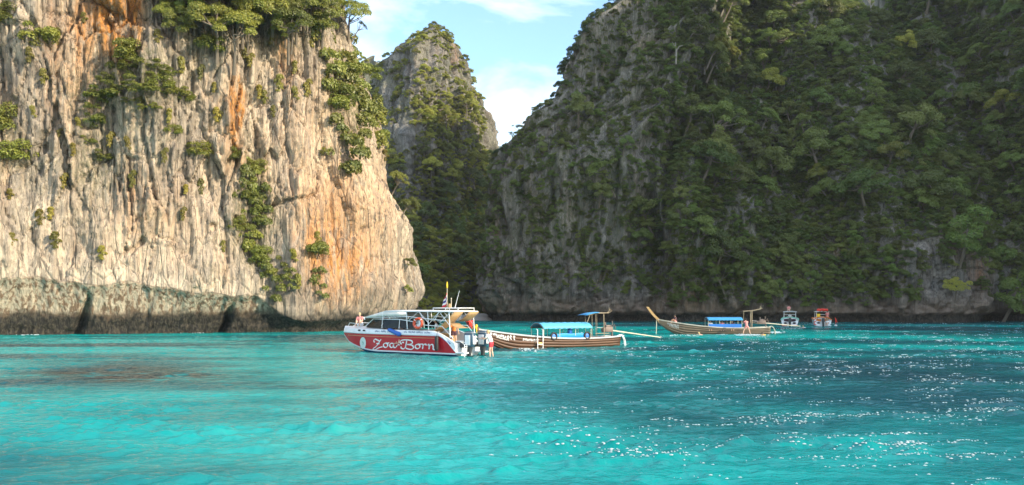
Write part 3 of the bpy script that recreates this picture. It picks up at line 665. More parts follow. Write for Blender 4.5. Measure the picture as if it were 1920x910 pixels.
def build_peak_forest():
    g = np.random.default_rng(33)
    u, v = PU, PV; z = PP[..., 2]; N = gridnormals(PP)
    N = N * np.sign((N * (np.array([0, 0, 3.2]) - PP)).sum(-1, keepdims=True))
    vis = (u > 690) & (u < 960) & (v > 40) & (PP[..., 1] < 268)
    rightside = sstep(770, 800, u)
    dens = (sstep(150, 230, v) * rightside * np.clip(.75 + .8 * fbm(u / 22, v / 22, 4, 3), 0, 1) + sstep(330, 400, v) + .6 * sstep(100, 60, v) * np.clip(.5 + fbm(u / 12, v / 9, 2, 2), 0, 1) + .12 * np.clip(.3 + fbm(u / 14, v / 20, 7, 3), 0, 1)) * vis
    X = PP.reshape(-1, 3); NN = N.reshape(-1, 3); uf, vf = u.reshape(-1), v.reshape(-1)
    for i in scatter(PP, dens, 3.4, 120, g):
        n = NN[i]; sc = g.uniform(.75, 1.35) * (1 if vf[i] > 150 else .6)
        h = np.array([n[0], n[1], 0])
        sd_ = 'beside the sunlit cliff' if uf[i] < 800 else 'in the middle' if uf[i] < 860 else 'beside the grey spur'
        big = 'large' if sc > 1.15 else 'small' if sc < .9 else 'medium'
        if vf[i] > 330:
            rw = 'at the foot' if vf[i] > 520 else 'half way up' if vf[i] > 420 else 'near the top'
            lab, grp, lf, nm = f'{big} dark tree {rw} of the shaded gorge {sd_}', f'{big} gorge trees {rw} {sd_}', None, 'gorge_tree'
        elif vf[i] < 140: lab, grp, lf, nm = f'{big} tree near the bare top of the peak {sd_}', f'{big} trees near the top of the peak {sd_}', 'leaf_cliff', 'peak_tree'
        else:
            rw = 'upper' if vf[i] < 220 else 'lower'
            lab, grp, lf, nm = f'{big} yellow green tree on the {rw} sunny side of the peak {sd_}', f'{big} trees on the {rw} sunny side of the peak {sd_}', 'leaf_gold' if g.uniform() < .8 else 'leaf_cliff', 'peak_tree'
        place_tree(Vector(X[i] + h * .8 * sc - np.array([0, 0, 2.4 * sc])), sc, g.uniform(0, 6.28), (h[0] * .5, h[1] * .5, 1), lab, grp, int(g.integers(0, 9)), lf, nm)
    i2 = scatter(PP, dens, 1.3, 2300, g); sc = g.uniform(.3, .8, len(i2))
    src = [c for c in bpy.data.objects if c.parent and c.name.startswith('crown') and 'sunny side' in str(c.parent.get('group'))][:7]
    forest_mass('peak_scrub', 'yellow green scrub covering the slopes of the peak', X[i2] - np.array([0, 0, 3.2]) * sc[:, None], sc, src, None, 6)
    i3 = g.choice(RQ.shape[0] * RQ.shape[1], 420); q = RQ.reshape(-1, 3)[i3]; sc = g.uniform(.5, 1.0, len(q))
    forest_mass('ridge_scrub', 'green scrub on the far ridge behind the gorge', q - np.array([0, 0, 3]) * sc[:, None], sc, src, None, 8)
build_peak_forest()

def build_cliff_plants():
    g = np.random.default_rng(44)
    ok = (LF & (LV > -120)).reshape(-1)
    X = LP.reshape(-1, 3); uf, vf = LU.reshape(-1), LV.reshape(-1)
    Xo, uo, vo = X[ok], uf[ok], vf[ok]
    def hit(u0, v0):
        d = (uo - u0) ** 2 + (vo - v0) ** 2; c = np.argsort(d)[:6]
        return Xo[c[np.argmin(Xo[c, 1])]]
    def shrub(u0, v0, px, kind, label, group=None, leaf=None, out=.35, sx=1.0):
        p = hit(u0, v0); d = p[1]; s = 1.25 * px / FPX * d / (2.2 if kind in ('shrub',) else 2.9 if kind == 'spread' else 1.0 if kind == 'tuft' else 1.7)
        n = Vector((.35, -.93, 0))
        o = link({'shrub': 'cliff_shrub', 'spread': 'cliff_shrub', 'tuft': 'hanging_tuft', 'curtain': 'hanging_creeper'}[kind], SHRUBS[kind][int(g.integers(0, 4))])
        o.location = Vector(p) + n * out * s; o.rotation_euler = (0, 0, g.normal() * .4 + R(20)); o.scale = (s * sx, s, s * g.uniform(.8, 1.15))
        if leaf: o.material_slots[0].link = 'OBJECT'; o.material_slots[0].material = M[leaf]
        tag(o, label, 'creeper' if kind == 'curtain' else 'tuft' if kind == 'tuft' else 'shrub', group)
        return o
    # trees hanging over the top of the cliff
    lo_u = [275, 300, 340, 385, 420, 445, 480, 520, 560, 600, 640, 670]; lo_v = [0, 50, 75, 65, 90, 100, 88, 78, 70, 66, 66, 40]
    n = 0
    while n < 76:
        u0 = g.uniform(275, 672); v0 = g.uniform(-60, 95)
        if v0 > np.interp(u0, lo_u, lo_v) - 4: continue
        p = hit(u0, v0 + 12); sc = g.uniform(.6, 1.1); where = 'right of the big orange streak' if u0 < 380 else 'above the narrow orange streak' if u0 < 470 else 'above the gully' if u0 < 560 else 'above the bright wall' if u0 < 625 else 'next to the sky'
        place_tree(Vector(p) + Vector((.3, -.7, -2.0)) * sc, sc, g.uniform(0, 6.28), (.15, -.45, 1), f"leafy tree on {'the brink' if v0 > 30 else 'the very top'} of the sunlit cliff {where}", f"cliff top trees {'on the brink' if v0 > 30 else 'at the very top'} {where}", int(g.integers(0, 9)), 'leaf_cliff' if u0 > 380 or g.uniform() < .5 else 'leaf_forest', 'cliff_top_tree'); n += 1
    for u0, v0, sc, lb, va in ((655, 62, .5, 'thin open tree leaning out against the sky at the cliff top', 6), (745, 395, .7, 'leafy tree leaning out from the right edge of the sunlit cliff', 0), (728, 352, .62, 'upper leafy tree on the ledge at the edge of the sunlit cliff', 3), (757, 500, .4, 'small bush low on the edge of the sunlit cliff', 0), (757, 545, .3, 'lowest small bush on the edge of the sunlit cliff', 1)):
        p = hit(u0, v0); place_tree(Vector(p) + Vector((.8, .2, -1.6)) * sc, sc, g.uniform(0, 6), (.55, -.1, 1), lb, None, va, 'leaf_cliff' if va != 6 else 'leaf_skyline')
    mid = [(250, 112, 56), (282, 122, 50), (303, 140, 44), (228, 130, 36), (268, 168, 60), (250, 195, 40), (205, 190, 46), (182, 178, 40), (330, 178, 44), (352, 188, 30), (170, 205, 30), (222, 165, 40), (310, 162, 40), (200, 150, 36), (275, 205, 34), (185, 235, 30), (195, 300, 34), (170, 270, 26)]
    for i, (a, b, px) in enumerate(mid): shrub(a, b, px, 'spread' if i % 3 else 'shrub', 'green shrub in the big clump below the orange streak on the sunlit cliff', 'shrubs of the big clump on the sunlit cliff')
    edge = [(640, 120, 44), (655, 145, 44), (668, 170, 46), (650, 190, 40), (685, 185, 40), (700, 205, 44), (716, 200, 36), (722, 232, 40), (655, 225, 50), (640, 205, 34), (662, 242, 40), (722, 262, 26), (675, 110, 36), (690, 140, 36), (640, 75, 50), (665, 95, 44), (612, 70, 44)]
    for i, (a, b, px) in enumerate(edge): shrub(a - 12, b, px * 1.2, 'shrub' if i % 2 else 'curtain', 'yellow green shrub on the upper right shoulder of the sunlit cliff', 'shrubs on the shoulder of the sunlit cliff', 'leaf_cliff', sx=1.2)
    gul = [(438, 296, 36), (455, 312, 34), (470, 300, 30), (488, 322, 34), (492, 350, 34), (470, 345, 32), (455, 372, 34), (484, 385, 30), (462, 410, 28), (450, 432, 32), (475, 440, 38), (486, 462, 34), (495, 485, 38), (512, 500, 34), (525, 480, 26), (505, 520, 24), (540, 505, 24)]
    for i, (a, b, px) in enumerate(gul): shrub(a, b, px, 'curtain' if i % 3 else 'shrub', 'yellow green creeper hanging down the gully of the sunlit cliff', 'creepers in the gully of the sunlit cliff', 'leaf_cliff')
    for a, b, px, lb in ((590, 478, 50, 'rounded bush right of the gully low on the sunlit cliff'), (600, 505, 30, 'ragged creeper under the rounded bush on the sunlit cliff'), (15, 240, 56, 'upper bush at the far left of the sunlit cliff'), (38, 298, 52, 'lower bush at the far left of the sunlit cliff'), (14, 36, 50, 'bush in the top left corner of the sunlit cliff'), (85, 80, 48, 'green bush left of the orange streak on the sunlit cliff'), (380, 292, 40, 'green bush in the middle of the sunlit cliff'), (400, 95, 44, 'bush just under the treetops of the sunlit cliff'), (330, 250, 30, 'small green bush under the big clump on the sunlit cliff')):
        shrub(a, b, px, 'curtain' if 'creeper' in lb else 'shrub', lb, None)
    tf = [(58, 97, 12), (82, 138, 12), (124, 335, 13), (135, 272, 12), (75, 396, 14), (28, 440, 12), (108, 440, 14), (195, 468, 12), (68, 60, 12), (352, 348, 12), (405, 210, 11), (456, 90, 13), (470, 105, 14), (498, 178, 12), (525, 152, 13), (548, 120, 12), (553, 165, 12), (612, 135, 15), (575, 160, 11), (415, 215, 11), (440, 60, 12), (20, 360, 12), (95, 390, 12), (305, 285, 11), (205, 255, 13), (242, 260, 12), (380, 340, 12), (315, 210, 12), (345, 395, 9), (485, 165, 10), (508, 200, 10), (60, 200, 9), (145, 225, 10), (585, 60, 14), (510, 60, 14), (375, 130, 12), (340, 110, 12), (728, 285, 12), (160, 30, 12), (110, 60, 10), (420, 455, 9), (400, 160, 10), (110, 245, 9), (250, 330, 10), (300, 60, 12), (545, 470, 12), (560, 520, 10), (600, 440, 9)]
    for a, b, px in tf: shrub(a + g.normal() * 2, b, px * g.uniform(1.0, 1.5), 'tuft', 'small yellow tuft hanging on the sunlit cliff face', 'yellow tufts on the sunlit cliff', out=.2)
build_cliff_plants()

# ------------------------------------------------------------------ modelling helpers for boats and people
class MB:
    def __init__(s): s.v = []; s.f = []; s.m = []; s.mi = 0
    def add(s, vs, fs):
        b = len(s.v); s.v += [Vector(x) for x in vs]; s.f += [tuple(i + b for i in q) for q in fs]; s.m += [s.mi] * len(fs); return s
    def box(s, c, d, rot=None):
        c = Vector(c); M_ = rot if rot is not None else Matrix.Identity(3); x, y, z = (k / 2 for k in d)
        vs = [c + M_ @ Vector((a * x, b * y, e * z)) for a in (-1, 1) for b in (-1, 1) for e in (-1, 1)]
        return s.add(vs, [(0, 1, 3, 2), (4, 6, 7, 5), (0, 4, 5, 1), (2, 3, 7, 6), (0, 2, 6, 4), (1, 5, 7, 3)])
    def rbox(s, c, d, r=.03, rot=None, seg=2):
        """rounded box, a loft of rounded rectangles"""
        c = Vector(c); M_ = rot if rot is not None else Matrix.Identity(3); x, y, z = (k / 2 for k in d); r = min(r, x * .95, y * .95, z * .95)
        rings = []
        for k in range(seg + 1):
            a = math.pi / 2 * k / seg; rings.append((-z + r - r * math.cos(a), r - r * math.sin(a)))
        rings = rings + [(-zz, ins) for zz, ins in rings[::-1]]
        vs, fs = [], []; n = 4 * (seg + 1)
        for zz, ins in rings:
            for q, (sx, sy) in enumerate(((1, 1), (-1, 1), (-1, -1), (1, -1))):
                for k in range(seg + 1):
                    a = math.pi / 2 * q + math.pi / 2 * k / seg
                    vs.append(c + M_ @ Vector((sx * (x - r) + (r - ins) * math.cos(a), sy * (y - r) + (r - ins) * math.sin(a), zz)))
        for i in range(len(rings) - 1):
            for k in range(n): fs.append((i * n + k, i * n + (k + 1) % n, (i + 1) * n + (k + 1) % n, (i + 1) * n + k))
        fs.append(tuple(range(n - 1, -1, -1))); fs.append(tuple((len(rings) - 1) * n + k for k in range(n)))
        return s.add(vs, fs)
    def tube(s, pts, r, seg=8, cap=True, flat=None):
        pts = [Vector(p) for p in pts]; rs = r if isinstance(r, (list, tuple)) else [r] * len(pts); vs, fs = [], []
        a0 = None
        for i, p in enumerate(pts):
            d = (pts[min(i + 1, len(pts) - 1)] - pts[max(i - 1, 0)]).normalized()
            if a0 is None: a0 = d.orthogonal()
            a0 = (a0 - d * a0.dot(d)).normalized(); b = d.cross(a0)
            for k in range(seg):
                an = 2 * math.pi * k / seg; vs.append(p + (a0 * math.cos(an) + b * math.sin(an)) * rs[i])
        for i in range(len(pts) - 1):
            for k in range(seg): fs.append((i * seg + k, i * seg + (k + 1) % seg, (i + 1) * seg + (k + 1) % seg, (i + 1) * seg + k))
        if cap: fs += [tuple(range(seg - 1, -1, -1)), tuple((len(pts) - 1) * seg + k for k in range(seg))]
        return s.add(vs, fs)
    def ell(s, c, d, rot=None, nu=12, nv=8):
        c = Vector(c); M_ = rot if rot is not None else Matrix.Identity(3); vs, fs = [], []
        vs.append(c + M_ @ Vector((0, 0, d[2])))
        for i in range(1, nv):
            th = math.pi * i / nv
            for k in range(nu):
                ph = 2 * math.pi * k / nu; vs.append(c + M_ @ Vector((d[0] * math.sin(th) * math.cos(ph), d[1] * math.sin(th) * math.sin(ph), d[2] * math.cos(th))))
        vs.append(c + M_ @ Vector((0, 0, -d[2]))); last = len(vs) - 1
        for k in range(nu): fs.append((0, 1 + k, 1 + (k + 1) % nu)); fs.append((last, last - nu + (k + 1) % nu, last - nu + k))
        for i in range(nv - 2):
            for k in range(nu): a = 1 + i * nu; fs.append((a + k, a + nu + k, a + nu + (k + 1) % nu, a + (k + 1) % nu))
        return s.add(vs, fs)
    def caps(s, a, b, ra, rb, nu=10):
        """tapered capsule"""
        a, b = Vector(a), Vector(b); d = (b - a).normalized(); h = [-1, -.8, -.45, 0]; pts, rs = [], []
        for k in h: pts.append(a + d * ra * k); rs.append(max(.002, ra * math.sqrt(max(0, 1 - k * k))))
        for k in h[::-1]: pts.append(b - d * rb * k); rs.append(max(.002, rb * math.sqrt(max(0, 1 - k * k))))
        return s.tube(pts, rs, nu)
    def torus(s, c, Rr, r, axis=(0, 1, 0), n=24, seg=8):
        ax = Vector(axis).normalized(); a = ax.orthogonal().normalized(); b = ax.cross(a); c = Vector(c); vs, fs = [], []
        for i in range(n):
            t = 2 * math.pi * i / n; q = a * math.cos(t) + b * math.sin(t)
            for k in range(seg):
                p = 2 * math.pi * k / seg; vs.append(c + q * (Rr + r * math.cos(p)) + ax * r * math.sin(p))
        for i in range(n):
            for k in range(seg): fs.append((i * seg + k, ((i + 1) % n) * seg + k, ((i + 1) % n) * seg + (k + 1) % seg, i * seg + (k + 1) % seg))
        return s.add(vs, fs)
    def grid(s, rows, closed=False):
        n = len(rows[0]); vs = [p for r_ in rows for p in r_]; fs = []
        for i in range(len(rows) - 1):
            for k in range(n - 1 if not closed else n): fs.append((i * n + k, i * n + (k + 1) % n, (i + 1) * n + (k + 1) % n, (i + 1) * n + k))
        return s.add(vs, fs)
    def build(s, name, material, parent=None, smooth=True, thick=0):
        me = bpy.data.meshes.new(name); me.from_pydata(s.v, [], s.f); me.update()
        for m_ in (material if isinstance(material, (list, tuple)) else [material]): me.materials.append(m_)
        if any(s.m): me.polygons.foreach_set('material_index', s.m)
        bm = bmesh.new(); bm.from_mesh(me); bmesh.ops.recalc_face_normals(bm, faces=bm.faces); bm.to_mesh(me); bm.free()
        o = bpy.data.objects.new(name, me); COL.objects.link(o)
        if parent is not None: o.parent = parent
        if smooth:
            me.polygons.foreach_set('use_smooth', [True] * len(me.polygons))
            try: me.set_sharp_from_angle(angle=R(40))
            except Exception: pass
        if thick:
            md = o.modifiers.new('thickness', 'SOLIDIFY'); md.thickness = thick; md.offset = 0
        return o
def paint(name, c, rough=.4, wear=.25, scale=2.0, metal=0.0, spec=.5, bump=0.0):
    m, nt = mat(name); t = NT(nt); n = t.noise(t.coord((1, 1, .5)), scale, 6, .6)
    col = t.mix(t.math('MULTIPLY', t.rng(n, .42, .7), wear), c, tuple(x * .55 for x in c))
    nr = t.bump(n, bump, .03) if bump else None
    t.out(t.principled(col, rough, nr, Metallic=metal, Specular_IOR_Level=spec)); return m
def wood_mat(name, c1, c2, scale=3):
    m, nt = mat(name); t = NT(nt); n = t.noise(t.coord((.25, 2, 3)), scale, 8, .6, .4); k = t.noise(t.coord((1, 1, 1)), .9, 4)
    col = t.mix(t.rng(n, .35, .65), c1, c2); col = t.mix(t.math('MULTIPLY', t.rng(k, .5, .7), .5), col, tuple(x * .4 for x in c1))
    t.out(t.principled(col, .55, t.bump(n, .4, .02))); return m
for nm, c, rg in (('red_gel', (.50, .012, .022), .25), ('white_gel', (.74, .76, .78), .3), ('blue_boot', (.03, .14, .42), .4), ('white_metal', (.78, .78, .78), .35), ('canvas_white', (.72, .69, .63), .8),
                  ('canvas_tan', (.42, .27, .13), .8), ('dark_glass', (.012, .014, .016), .08), ('engine_blue', (.035, .075, .12), .3), ('engine_dark', (.03, .035, .04), .5), ('decal_white', (.80, .80, .80), .5),
                  ('black_rubber', (.012, .012, .013), .6), ('ring_orange', (.72, .09, .03), .5), ('fender_blue', (.02, .12, .45), .5), ('flag_red', (.55, .03, .05), .8), ('flag_blue', (.06, .05, .25), .8),
                  ('yellow_cloth', (.75, .48, .03), .8), ('red_cloth', (.70, .05, .03), .8), ('tarp_blue', (.035, .25, .50), .6), ('tarp_cyan', (.09, .38, .58), .6), ('box_blue', (.015, .15, .50), .5),
                  ('rail_pale', (.42, .46, .48), .5), ('steel', (.45, .45, .44), .35), ('rust_iron', (.16, .12, .10), .6), ('pole_wood', (.27, .215, .14), .7), ('mint', (.28, .68, .54), .4), ('text_blue', (.05, .09, .25), .5), ('sign_grey', (.25, .26, .28), .6),
                  ('skin_pale', (.62, .38, .27), .55), ('skin_tan', (.36, .19, .115), .55), ('hair_blond', (.50, .36, .17), .7), ('hair_dark', (.03, .02, .015), .6), ('cloth_pink', (.66, .24, .22), .8), ('cloth_white', (.75, .74, .72), .8), ('cloth_red', (.62, .05, .07), .8), ('cloth_dark', (.07, .03, .045), .8), ('cloth_orange', (.70, .22, .05), .8), ('cream_paint', (.60, .53, .38), .6), ('emblem', (.70, .78, .74), .4), ('deck_grey', (.35, .35, .34), .7), ('cloth_blue', (.05, .10, .35), .8)):
    M[nm] = paint(nm, c, rg)
M['dark_glass'] = paint('tinted_glass', (.006, .007, .008), .12, spec=.2)
M['hull_wood'] = wood_mat('varnished_planks', (.07, .03, .013), (.105, .047, .02))
M['hull_old'] = wood_mat('weathered_planks', (.105, .078, .05), (.155, .118, .075))
M['prow_wood'] = wood_mat('bare_prow_wood', (.34, .19, .065), (.50, .32, .13))

def empty(name, loc, rz):
    o = bpy.data.objects.new(name, None); COL.objects.link(o); o.location = loc; o.rotation_euler = (0, 0, rz); o.empty_display_size = .5; return o
def cr2(pts, n=10):
    P = [Vector(p) for p in pts]; P = [P[0] * 2 - P[1]] + P + [P[-1] * 2 - P[-2]]; out = []
    for i in range(1, len(P) - 2):
        for k in range(n):
            t = k / n; a, b, c, d = P[i - 1:i + 3]
            out.append(.5 * (2 * b + (c - a) * t + (2 * a - 5 * b + 4 * c - d) * t * t + (3 * b - a - 3 * c + d) * t ** 3))
    return out + [P[-2]]
def strokes_mesh(mb, strokes, w, fn, nib=R(40)):
    """calligraphic pen strokes laid on a surface: fn maps a lettering point (a, b) to a 3D point"""
    for st in strokes:
        c = cr2([(x, y, 0) for x, y in st], 7); L_, R_ = [], []
        for i, p in enumerate(c):
            d = c[min(i + 1, len(c) - 1)] - c[max(i - 1, 0)]; d = d.normalized() if d.length > 1e-6 else Vector((1, 0, 0)); n = Vector((-d.y, d.x, 0))
            ww = w * (.45 + .75 * abs(math.sin(math.atan2(d.y, d.x) - nib))) * (.55 if i in (0, len(c) - 1) else 1)
            L_.append(fn(p.x + n.x * ww / 2, p.y + n.y * ww / 2)); R_.append(fn(p.x - n.x * ww / 2, p.y - n.y * ww / 2))
        mb.grid([L_, R_])

# ---- people
def remeshed(mb, name, material, parent, vox):
    o = mb.build(name, material, parent, smooth=False)
    md = o.modifiers.new('r', 'REMESH'); md.mode = 'VOXEL'; md.voxel_size = vox; md.use_smooth_shade = True
    sm = o.modifiers.new('s', 'SMOOTH'); sm.iterations = 3; sm.factor = .5
    bpy.context.view_layer.update()
    me = bpy.data.meshes.new_from_object(o.evaluated_get(bpy.context.evaluated_depsgraph_get()))
    old = o.data; o.modifiers.clear(); o.data = me; bpy.data.meshes.remove(old)
    if not me.materials: me.materials.append(material)
    return o
def person(name, loc, yaw, J, label, skin='skin_pale', hair='hair_blond', top=None, shorts=None, long_hair=False, vox=.02, hat=None, group=None):
    """J: joints in the figure's own frame, facing +X, z up: pelvis, chest, neck, head, and (l, r) of sh, el, wr, hip, kn, an"""
    root = empty(name, loc, yaw); tag(root, label, 'person', group)
    V = {k: (Vector(v) if not isinstance(v[0], (tuple, list)) else [Vector(v[0]), Vector(v[1])]) for k, v in J.items()}
    b = MB()
    b.caps(V['pelvis'], V['chest'], .135, .15); b.caps(V['chest'], V['neck'], .13, .06); b.caps(V['neck'], V['head'], .055, .06)
    up = (V['head'] - V['neck']).normalized(); fw = Vector((1, 0, 0)); fw = (fw - up * fw.dot(up)).normalized(); sd = up.cross(fw)
    rot = Matrix((fw, sd, up)).transposed(); H = V['head'] + up * .03
    b.ell(H, (.098, .078, .118), rot); b.ell(H + fw * .03 - up * .07, (.06, .055, .05), rot); b.ell(H + fw * .10 - up * .012, (.022, .016, .028), rot)
    for sgn in (-1, 1): b.ell(H + sd * .08 * sgn - up * .01, (.02, .014, .032), rot)
    for i in (0, 1):
        s, e, w = V['sh'][i], V['el'][i], V['wr'][i]
        b.caps(V['chest'].lerp(V['neck'], .55), s, .085, .066); b.caps(s, e, .056, .042); b.caps(e, w, .041, .028)
        d = (w - e).normalized(); sx = d.orthogonal().normalized(); sy = d.cross(sx)
        b.caps(w, w + d * .07, .034, .038)
        for k in range(4): b.caps(w + d * .075 + sy * (.03 - .02 * k), w + d * (.155 - .012 * abs(k - 1.3)) + sy * (.036 - .024 * k) - sx * .02, .0125, .010, 6)
        b.caps(w + d * .02 + sy * .03, w + d * .09 + sy * .065, .014, .011, 6)
        h, k_, a = V['hip'][i], V['kn'][i], V['an'][i]
        b.caps(V['pelvis'], h, .12, .098); b.caps(h, k_, .092, .058); b.caps(k_, k_.lerp(a, .4), .056, .058); b.caps(k_.lerp(a, .4), a, .057, .037)
        f = V['toe'][i] if 'toe' in V else a + Vector((.17, 0, -.05))
        b.caps(a - Vector((.03, 0, .035)), f, .040, .032)
    remeshed(b, 'body', M[skin], root, vox)
    hm = MB(); hm.ell(H + up * .022 - fw * .02, (.104, .09, .118), rot)
    if long_hair: hm.caps(H - fw * .05, H - fw * .075 - up * .26, .075, .04)
    hm.build('hair', M[hair], root)
    em = MB()
    for sgn in (-1, 1): em.ell(H + fw * .088 + sd * .034 * sgn + up * .008, (.01, .013, .009), rot, 6, 4)
    em.build('eyes', M['hair_dark'], root)
    if top:
        c = MB(); c.caps(V['pelvis'].lerp(V['chest'], .15), V['chest'], .150, .167); c.caps(V['chest'], V['neck'] - up * .05, .145, .08)
        for i in (0, 1): c.caps(V['chest'].lerp(V['neck'], .5), V['sh'][i], .10, .08); c.caps(V['sh'][i], V['sh'][i].lerp(V['el'][i], .5), .075, .064)
        remeshed(c, 'shirt', M[top], root, vox)
    if shorts:
        c = MB()
        c.caps(V['pelvis'], V['pelvis'].lerp(V['chest'], .25), .152, .145)
        for i in (0, 1): c.caps(V['pelvis'], V['hip'][i], .14, .118); c.caps(V['hip'][i], V['hip'][i].lerp(V['kn'][i], .38), .116, .095)
        remeshed(c, 'shorts', M[shorts], root, vox)
    return root
def pose_stand(lean=0.0, arms='down', legs=.12, step=0.0):
    pl = (0, 0, .95); ch = (lean * .35, 0, 1.28); nk = (lean * .55, 0, 1.47); hd = (lean * .65, 0, 1.60)
    sh = ((lean * .5, .19, 1.41), (lean * .5, -.19, 1.41))
    if arms == 'fwd': el = ((lean * .5 + .2, .24, 1.2), (lean * .5 + .2, -.24, 1.2)); wr = ((lean * .5 + .45, .2, 1.22), (lean * .5 + .45, -.2, 1.25))
    elif arms == 'up': el = ((lean * .5 + .22, .22, 1.5), (lean * .5 + .2, -.22, 1.48)); wr = ((lean * .5 + .38, .18, 1.70), (lean * .5 + .38, -.18, 1.68))
    else: el = ((lean * .5 - .02, .26, 1.14), (lean * .5 - .02, -.26, 1.14)); wr = ((lean * .5 + .06, .28, .9), (lean * .5 + .06, -.28, .9))
    return dict(pelvis=pl, chest=ch, neck=nk, head=hd, sh=sh, el=el, wr=wr, hip=((0, .09, .9), (0, -.09, .9)), kn=((.04 + step, legs, .5), (.04 - step, -legs, .5)), an=((step * 1.2 - .02, legs * 1.3, .09), (-step * 1.6 - .02, -legs * 1.3, .09)))
def pose_sit(knees=.45, lean=.1, arm=.3):
    return dict(pelvis=(0, 0, .12), chest=(lean, 0, .45), neck=(lean * 1.3, 0, .64), head=(lean * 1.5 + .02, 0, .77), sh=((lean * 1.2, .18, .58), (lean * 1.2, -.18, .58)), el=((lean + .15, .24, .38), (lean + .12, -.24, .36)), wr=((lean + arm, .18, .36), (lean + arm, -.16, .32)),
                hip=((.03, .1, .1), (.03, -.1, .1)), kn=((.42, .12, knees), (.42, -.12, knees * .85)), an=((.58, .12, knees - .38 if knees < .35 else .06), (.62, -.12, knees - .40 if knees < .35 else .06)))

# ------------------------------------------------------------------ the red speedboat
def build_speedboat():
    YAW = R(180 - 36); B = empty('speedboat', (-2.81, 53.98, 0), YAW); B.scale = (1.15, 1, 1)
    tag(B, 'red and white speedboat with white canopy and script lettering along its side', 'speedboat')
    LEN = 9.7
    def clip(x): return max(0.0, min(1.0, x))
    def sec(x):
        t = x / LEN
        bg = 1.32 * (1 - .92 * clip((t - .5) / .5) ** 2.3)
        zk = -.35 + 1.38 * clip((t - .66) / .34) ** 1.9
        zc = max(.10 + .72 * clip((t - .62) / .38) ** 2.0, zk + .02); yc = bg * (.88 - .25 * clip((t - .6) / .4))
        zr = 1.22 + .03 * t - 1.08 * clip((1.15 - x) / 1.15) ** 1.7
        zw = 1.56 + .02 * t - .76 * clip((1.7 - x) / 1.7) ** 1.5
        return bg, zk, yc, zc, max(zr, zc + .12), zw
    def side(x, z, out=0.0):
        bg, zk, yc, zc, zr, zw = sec(x); zb = zc + .09
        k = clip((z - zc) / max(.05, 1.22 - zc)); y = yc + (bg * .985 - yc) * (k ** .85)
        if z > 1.22: y = bg * .985 + (bg - bg * .985) * clip((z - 1.22) / .4)
        return Vector((x, y + out, z))
    xs = [LEN * (1 - (1 - i / 44) ** 1.25) if i else 0 for i in range(45)]; xs[-1] = LEN - .01
    red, boot, band, bot = MB(), MB(), MB(), MB()
    for sg in (1, -1):
        fl = lambda p: Vector((p.x, p.y * sg, p.z))
        red.grid([[fl(side(x, (sec(x)[3] + .09) + (sec(x)[4] - sec(x)[3] - .09) * k / 6)) for k in range(7)] for x in xs])
        boot.grid([[fl(Vector((x, sec(x)[2] + .0, sec(x)[3]))), fl(side(x, sec(x)[3] + .09, .004))] for x in xs])
        bot.grid([[Vector((x, 0, sec(x)[1])), fl(Vector((x, sec(x)[2], sec(x)[3])))] for x in xs])
        band.grid([[fl(side(x, sec(x)[4], .0)), fl(side(x, sec(x)[4] + .03, .035)), fl(side(x, sec(x)[4] + .10, .035)), fl(side(x, sec(x)[4] + .13, .006)), fl(side(x, max(sec(x)[5] - .06, sec(x)[4] + .14), .0)), fl(side(x, max(sec(x)[5], sec(x)[4] + .18), -.05))] for x in xs])
    red.build('hull', M['red_gel'], B); boot.build('boot_stripe', M['white_gel'], B); bot.build('hull_bottom', M['blue_boot'], B); band.build('topside_band', M['white_gel'], B)
    # a gold pinstripe under the band
    st = MB(); st.grid([[side(x, 1.08, .006), side(x, 1.11, .006)] for x in xs if .9 < x < 9.2]); st.build('pinstripe', paint('pinstripe', (.62, .30, .12)), B)
    # transom, swim platform
    tr = MB(); bg, zk, yc, zc, zr, zw = sec(0); tr.add([(0, 0, zk), (0, yc, zc), (0, bg * .98, .82), (0, -bg * .98, .82), (0, -yc, zc)], [(0, 1, 2, 3, 4)]); tr.build('transom', M['white_gel'], B, False)
    for y in (.95, -.95): pf = MB(); pf.rbox((-.32, y, .22), (.66, .55, .1), .04); pf.build('swim_platform', M['white_gel'], B)
    wl = MB()
    for y in (.72, .95, 1.18): wl.tube([(-.6, y, .25), (-.62, y, .75), (-.3, y, .95), (0, y, .95)], .022)
    wl.tube([(-.6, .72, .62), (-.6, 1.18, .62)], .02).tube([(-.62, .72, -.1), (-.62, 1.18, -.1)], .02).tube([(-.62, .72, .25), (-.62, .72, -.4)], .02).tube([(-.62, 1.18, .25), (-.62, 1.18, -.4)], .02)
    wl.build('stern_rail', M['white_metal'], B)
    # decks
    dk = MB(); dx = [x for x in xs if x >= 5.4]
    dk.grid([[Vector((x, (sec(x)[0] - .05) * k, sec(x)[5] + .14 * (1 - k * k) * min(1, (x - 5.2) * 2))) for k in (-1, -.7, -.35, 0, .35, .7, 1)] for x in dx]); dk.build('foredeck', M['white_gel'], B)
    fl_ = MB(); fl_.box((2.75, 0, .5), (5.4, 2.2, .06)); fl_.box((.12, 0, .7), (.1, 2.0, .5)); fl_.build('cockpit_floor', M['deck_grey'], B, False)
    ln = MB()
    for sg in (1, -1): ln.grid([[Vector((x, (sec(x)[0] - .05) * sg, sec(x)[5])), Vector((x, (sec(x)[0] - .22) * sg, sec(x)[5])), Vector((x, (sec(x)[0] - .24) * sg, .5))] for x in xs if x < 5.6])
    ln.build('side_deck', M['white_gel'], B)
    for y in (-.75, .75):
        se = MB(); se.rbox((3.2, y, .78), (3.2, .5, .42), .06); se.rbox((3.2, y * 1.25, 1.12), (3.2, .14, .42), .05); se.build('bench', M['canvas_tan'], B)
    # windscreen: raked front, dark side panes in a white frame
    zt = 2.22
    def ws(y): return [Vector((7.35, y * .62, 1.74)), Vector((6.75, y * .60, zt))]
